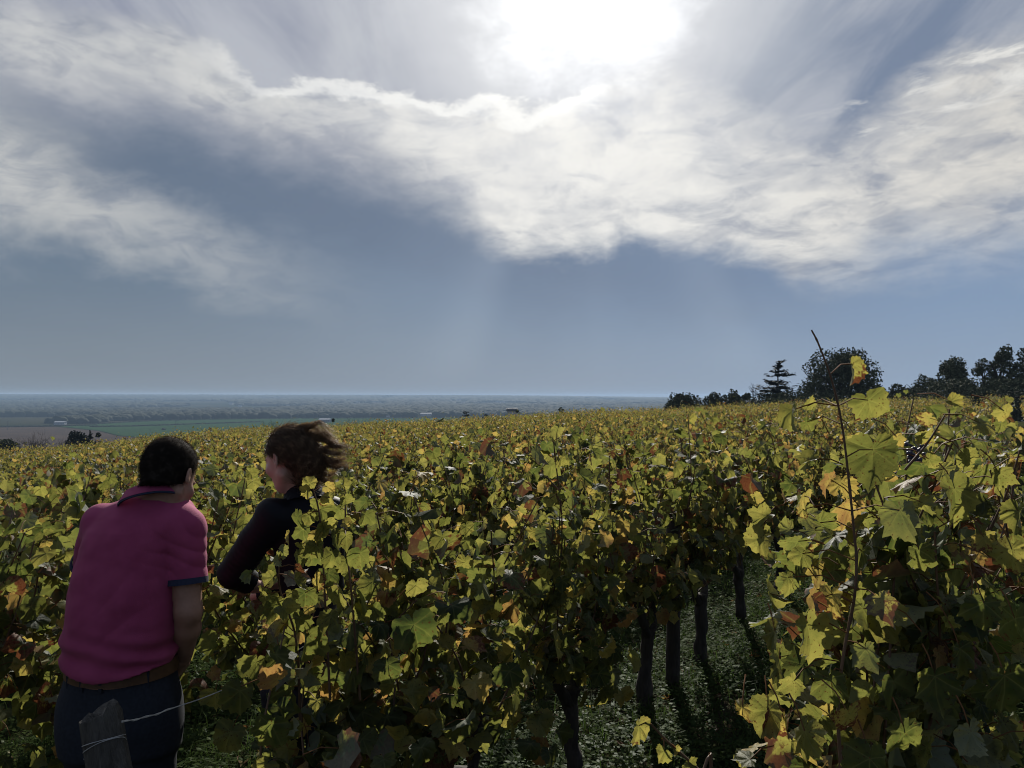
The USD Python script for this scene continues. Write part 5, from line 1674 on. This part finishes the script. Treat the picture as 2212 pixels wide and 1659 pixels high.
def woman():
    rng = np.random.default_rng(4)
    D = 3.08
    A = lambda px, py, dy=0.0: at(px, py, D + dy)
    feet = float(ground_z(-.85, 3.1))
    root_at = np.array([A(285, 600)[0], D + .05, feet])
    root = thing('person', 'person in a quilted black leather jacket with wind-blown brown hair, arms folded', 'person', root_at)
    put = lambda V: V - root_at
    head_c = A(288, 459, .05)
    R = orient(math.radians(-58), math.radians(20), math.radians(-6))
    sh_l, sh_r = A(273, 516, -.02), A(331, 512, .14)
    el_l, wr_l = A(233, 573, .06), A(258, 587, .18)
    el_r, wr_r = A(330, 585, .30), A(258, 595, .26)
    neck0, neck1 = A(302, 503, .08), A(296, 482, .07)
    hip_l, hip_r = A(284, 690, .10), A(322, 690, .16)
    kn_l, kn_r = np.array([hip_l[0], D + .12, feet + .48]), np.array([hip_r[0], D + .18, feet + .48])
    an_l, an_r = np.array([hip_l[0], D + .06, feet + .08]), np.array([hip_r[0], D + .12, feet + .08])
    rows = [(690, 268, 338, .125, .12), (660, 270, 336, .125, .12), (625, 276, 330, .110, .11), (590, 274, 330, .110, .10), (560, 268, 334, .112, .09), (535, 266, 338, .108, .08), (518, 272, 334, .092, .07), (506, 284, 322, .070, .07), (499, 290, 314, .055, .07)]
    zs = np.array([A(300, r[0])[2] for r in rows])
    cx = np.array([A((r[1] + r[2]) / 2, r[0])[0] for r in rows])
    hw = np.array([(r[2] - r[1]) / 2 / FPX * D for r in rows])
    cy, dp = np.array([D + r[4] for r in rows]), np.array([r[3] for r in rows])

    def skin(P):
        d = loft(P, zs, cx, cy, hw - .016, dp - .016)
        d = blend([d, bone(P, neck0, sh_l, .042, .044), bone(P, neck0, sh_r, .042, .044)], .03)
        d = blend([d, bone(P, sh_l, el_l, .042, .034), bone(P, el_l, wr_l, .036, .024), bone(P, sh_r, el_r, .042, .034), bone(P, el_r, wr_r, .036, .024)], .02)
        d = blend([d, bone(P, hip_l, kn_l, .08, .05), bone(P, kn_l, an_l, .05, .034), bone(P, hip_r, kn_r, .08, .05), bone(P, kn_r, an_r, .05, .034)], .03)
        d = blend([d, bone(P, neck0, neck1, .050, .048)], .025)
        return blend([d, head_sdf(P, head_c, R, .97, True)], .018)
    V, F = surface(skin, (-1.22, D - .2, feet + .04), (-.58, D + .52, A(0, 420)[2]), .0085)
    V2, F2 = surface(lambda P: hand_sdf(P, wr_l, (.85, .45, .05), (.3, -.5, -.8), .9, .45, left=True), wr_l - .14, wr_l + .18, .0045)
    V3, F3 = surface(lambda P: hand_sdf(P, wr_r, (.25, .95, .1), (.2, .0, -.9), .9, .6), wr_r - .14, wr_r + .18, .0045)
    obj('body', join([(put(V), F), (put(V2), F2), (put(V3), F3)]), 'pale_skin', root, smooth=True)

    ua = (el_l - sh_l) / np.linalg.norm(el_l - sh_l)
    La = np.linalg.norm(el_l - sh_l)

    def jacket(P):
        d = loft(P, zs, cx, cy, hw, dp)
        d = blend([d, bone(P, neck0 - [0, 0, .02], sh_l, .050, .062), bone(P, neck0 - [0, 0, .02], sh_r, .050, .060)], .04)
        t = (P - sh_l) @ ua
        rib = np.abs(np.sin(t * math.pi / .024)) ** .6
        arm = bone(P, sh_l, el_l, .064, .055) - .0035 * rib * ((t > -.05) & (t < La + .05))
        tf = (P - el_l) @ ((wr_l - el_l) / np.linalg.norm(wr_l - el_l))
        fore = np.maximum(bone(P, el_l, wr_l, .056, .040), tf - np.linalg.norm(wr_l - el_l) * .62) - .0025 * np.abs(np.sin(tf * math.pi / .03)) ** .6
        tr = (P - el_r) @ ((wr_r - el_r) / np.linalg.norm(wr_r - el_r))
        fr = np.maximum(bone(P, el_r, wr_r, .054, .040), tr - np.linalg.norm(wr_r - el_r) * 1.02)
        d = blend([d, arm], .022)
        d = blend([d, blend([bone(P, sh_r, el_r, .060, .054), fr], .02)], .02)
        d = blend([d, fore], .014)
        q = P - sh_l
        d = d + .008 * (vnoise(np.stack([q[:, 0] * 12 + q[:, 2] * 6, q[:, 1] * 10, q[:, 2] * 14], 1), 5) - .5)
        return np.maximum(d, .004 - bone(P, neck0, neck1 + (neck1 - neck0) * 1.0, .052, .05))
    V, F = surface(jacket, (-1.26, D - .2, zs[0] + .0), (-.58, D + .52, A(0, 486)[2]), .0065)
    j = obj('leather_jacket', (put(V), F), 'black_leather', root, smooth=True)
    # stand-up quilted collar
    Rn = orient(math.radians(-30), math.radians(22), math.radians(0))
    c = A(304, 494, .08)
    n, rows_ = 72, 9
    a = np.linspace(.45, 2 * np.pi - .45, n) + np.pi / 2
    Vc = []
    for o in (0, .010):
        for k in range(rows_):
            h = k / (rows_ - 1)
            for i, t in enumerate(a):
                u = i * .55
                quilt = .0035 * abs(math.sin(u + k * 1.1)) * abs(math.sin(u - k * 1.1)) if o else 0
                rr = .060 + o + quilt + .012 * (1 - h)
                Vc.append(c + Rn @ np.array([rr * math.cos(t), (rr - .004) * math.sin(t), -.030 + .052 * h]))
    Vc = np.array(Vc)
    F = []
    for s in range(2):
        for k in range(rows_ - 1):
            for i in range(n - 1):
                b = s * rows_ * n + k * n + i
                F.append([b, b + 1, b + n + 1, b + n] if s else [b, b + n, b + n + 1, b + 1])
    b0, b1 = (rows_ - 1) * n, rows_ * n + (rows_ - 1) * n
    F += [[b0 + i, b1 + i, b1 + i + 1, b0 + i + 1] for i in range(n - 1)]
    obj('collar', (put(Vc), np.array(F)), 'black_leather', root, smooth=40)

    def jeans(P):
        d = loft(P, np.array([zs[0] - .12, zs[0] - .02, zs[0] + .06]), np.full(3, cx[0]), np.full(3, D + .13), np.array([.15, .165, .15]), np.array([.12, .135, .12]))
        l = blend([bone(P, hip_l, kn_l, .09, .062), bone(P, kn_l, an_l, .06, .046)], .03)
        r = blend([bone(P, hip_r, kn_r, .09, .062), bone(P, kn_r, an_r, .06, .046)], .03)
        return np.maximum(blend([d, np.minimum(l, r)], .04), feet + .05 - P[:, 2])
    V, F = surface(jeans, (-1.12, D - .08, feet + .03), (-.60, D + .36, zs[0] + .05), .012)
    obj('trousers', (put(V), F), 'denim', root, smooth=True)
    for a in (an_l, an_r):
        V, F = surface(lambda P: np.maximum(blend([bone(P, a + [0, -.04, -.04], a + [0, .13, -.05], .040, .032), bone(P, a, a + [0, 0, -.03], .042, .044)], .03), feet + .005 - P[:, 2]), a - [.08, .12, .11], a + [.08, .2, .07], .008)
        obj('shoe', (put(V), F), 'shoe', root, smooth=True)
    for sx in (-1, 1):
        m = trimesh.creation.icosphere(2, .011)
        obj('eye', (put(np.array(m.vertices) + head_c + R @ np.array([sx * .031, .081, -.002]) * .97), np.array(m.faces)), 'eye', root, smooth=True)

    # hair: a cap drawn back over the ear, a loose knot at the nape, locks torn to the right by the wind
    wind = np.array([1.0, .10, .05])
    knot = A(311, 463, .00)
    nape = A(308, 475, .02)

    def hair(P):
        q = (P - head_c) @ R / .97
        d = ellipsoid(q, (0, -.016, .036), (.075, .099, .091))
        line = np.interp(q[:, 1], [-.12, -.085, -.03, .0, .02, .06, .1], [-.09, -.10, -.03, .004, .022, .070, .10])
        d = np.maximum(d, (line - q[:, 2]) * .8) * .97
        d = blend([d, ellipsoid(P, knot, (.038, .050, .046)), ellipsoid(P, nape, (.042, .052, .046)), bone(P, A(299, 439, .03), A(310, 447, .02), .030, .024)], .035)
        return d + .010 * (vnoise(P * [16, 26, 70], 3) - .5)
    V, F = surface(hair, head_c - [.18, .2, .2], head_c + [.28, .2, .2], .006)
    obj('hair', (put(V), F), 'brown_hair', root, smooth=True)
    N = normals(V, F)
    # combed strands lying on the cap, back towards the knot
    n = 5200
    i = rng.integers(0, len(V), n)
    p = V[i] + N[i] * .001
    to = knot - p + rng.normal(0, .02, (n, 3))
    d = to - N[i] * (to * N[i]).sum(1, keepdims=True)
    d /= np.linalg.norm(d, axis=1, keepdims=True) + 1e-9
    t = np.linspace(0, 1, 6)
    L = rng.uniform(.03, .085, n)[:, None] * t
    st = p[:, None] + d[:, None] * L[:, :, None] + N[i][:, None] * (.004 * np.sin(t * 3.1) + rng.uniform(0, .003, (n, 1)))[:, :, None] + rng.normal(0, .0004, (n, 6, 3))
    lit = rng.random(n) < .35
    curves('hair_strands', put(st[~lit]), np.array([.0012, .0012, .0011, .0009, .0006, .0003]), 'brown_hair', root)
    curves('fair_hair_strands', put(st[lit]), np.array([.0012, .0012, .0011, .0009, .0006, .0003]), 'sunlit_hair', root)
    # wind-blown locks
    locks = []
    for (px, py, ex, ey, bend, m) in [(q[0] - 4, q[1] + 2, q[2] - 3, q[3] + 1, q[4], q[5]) for q in ((306, 432, 338, 446, -.5, 30), (312, 436, 343, 449, -.3, 34), (318, 444, 346, 452, .2, 38), (322, 452, 345, 458, .3, 36), (316, 440, 336, 440, -.6, 22), (324, 460, 344, 466, .1, 30), (320, 466, 336, 472, .3, 22),
                                        (300, 426, 326, 434, -.5, 24), (308, 430, 332, 432, -.7, 16), (322, 448, 349, 446, -.2, 18), (326, 456, 347, 463, .1, 26), (322, 470, 333, 478, .4, 18))]:
        a, b = A(px, py, .02), A(ex, ey, .02 + rng.normal(0, .05))
        for k in range(m * 5):
            o = rng.normal(0, .006, 3)
            e = b + rng.normal(0, .007, 3) + wind * rng.uniform(-.03, .03)
            c1 = a + (b - a) * .35 + np.array([0, 0, -bend * .04]) + rng.normal(0, .004, 3)
            c2 = a + (b - a) * .70 + np.array([.0, 0, -bend * .05]) + rng.normal(0, .005, 3)
            locks.append(spline([a + o, c1 + o * .6, c2 + o * .8, e], 10))
    locks = np.array(locks)
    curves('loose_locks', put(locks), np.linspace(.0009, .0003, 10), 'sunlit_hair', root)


man()
woman()
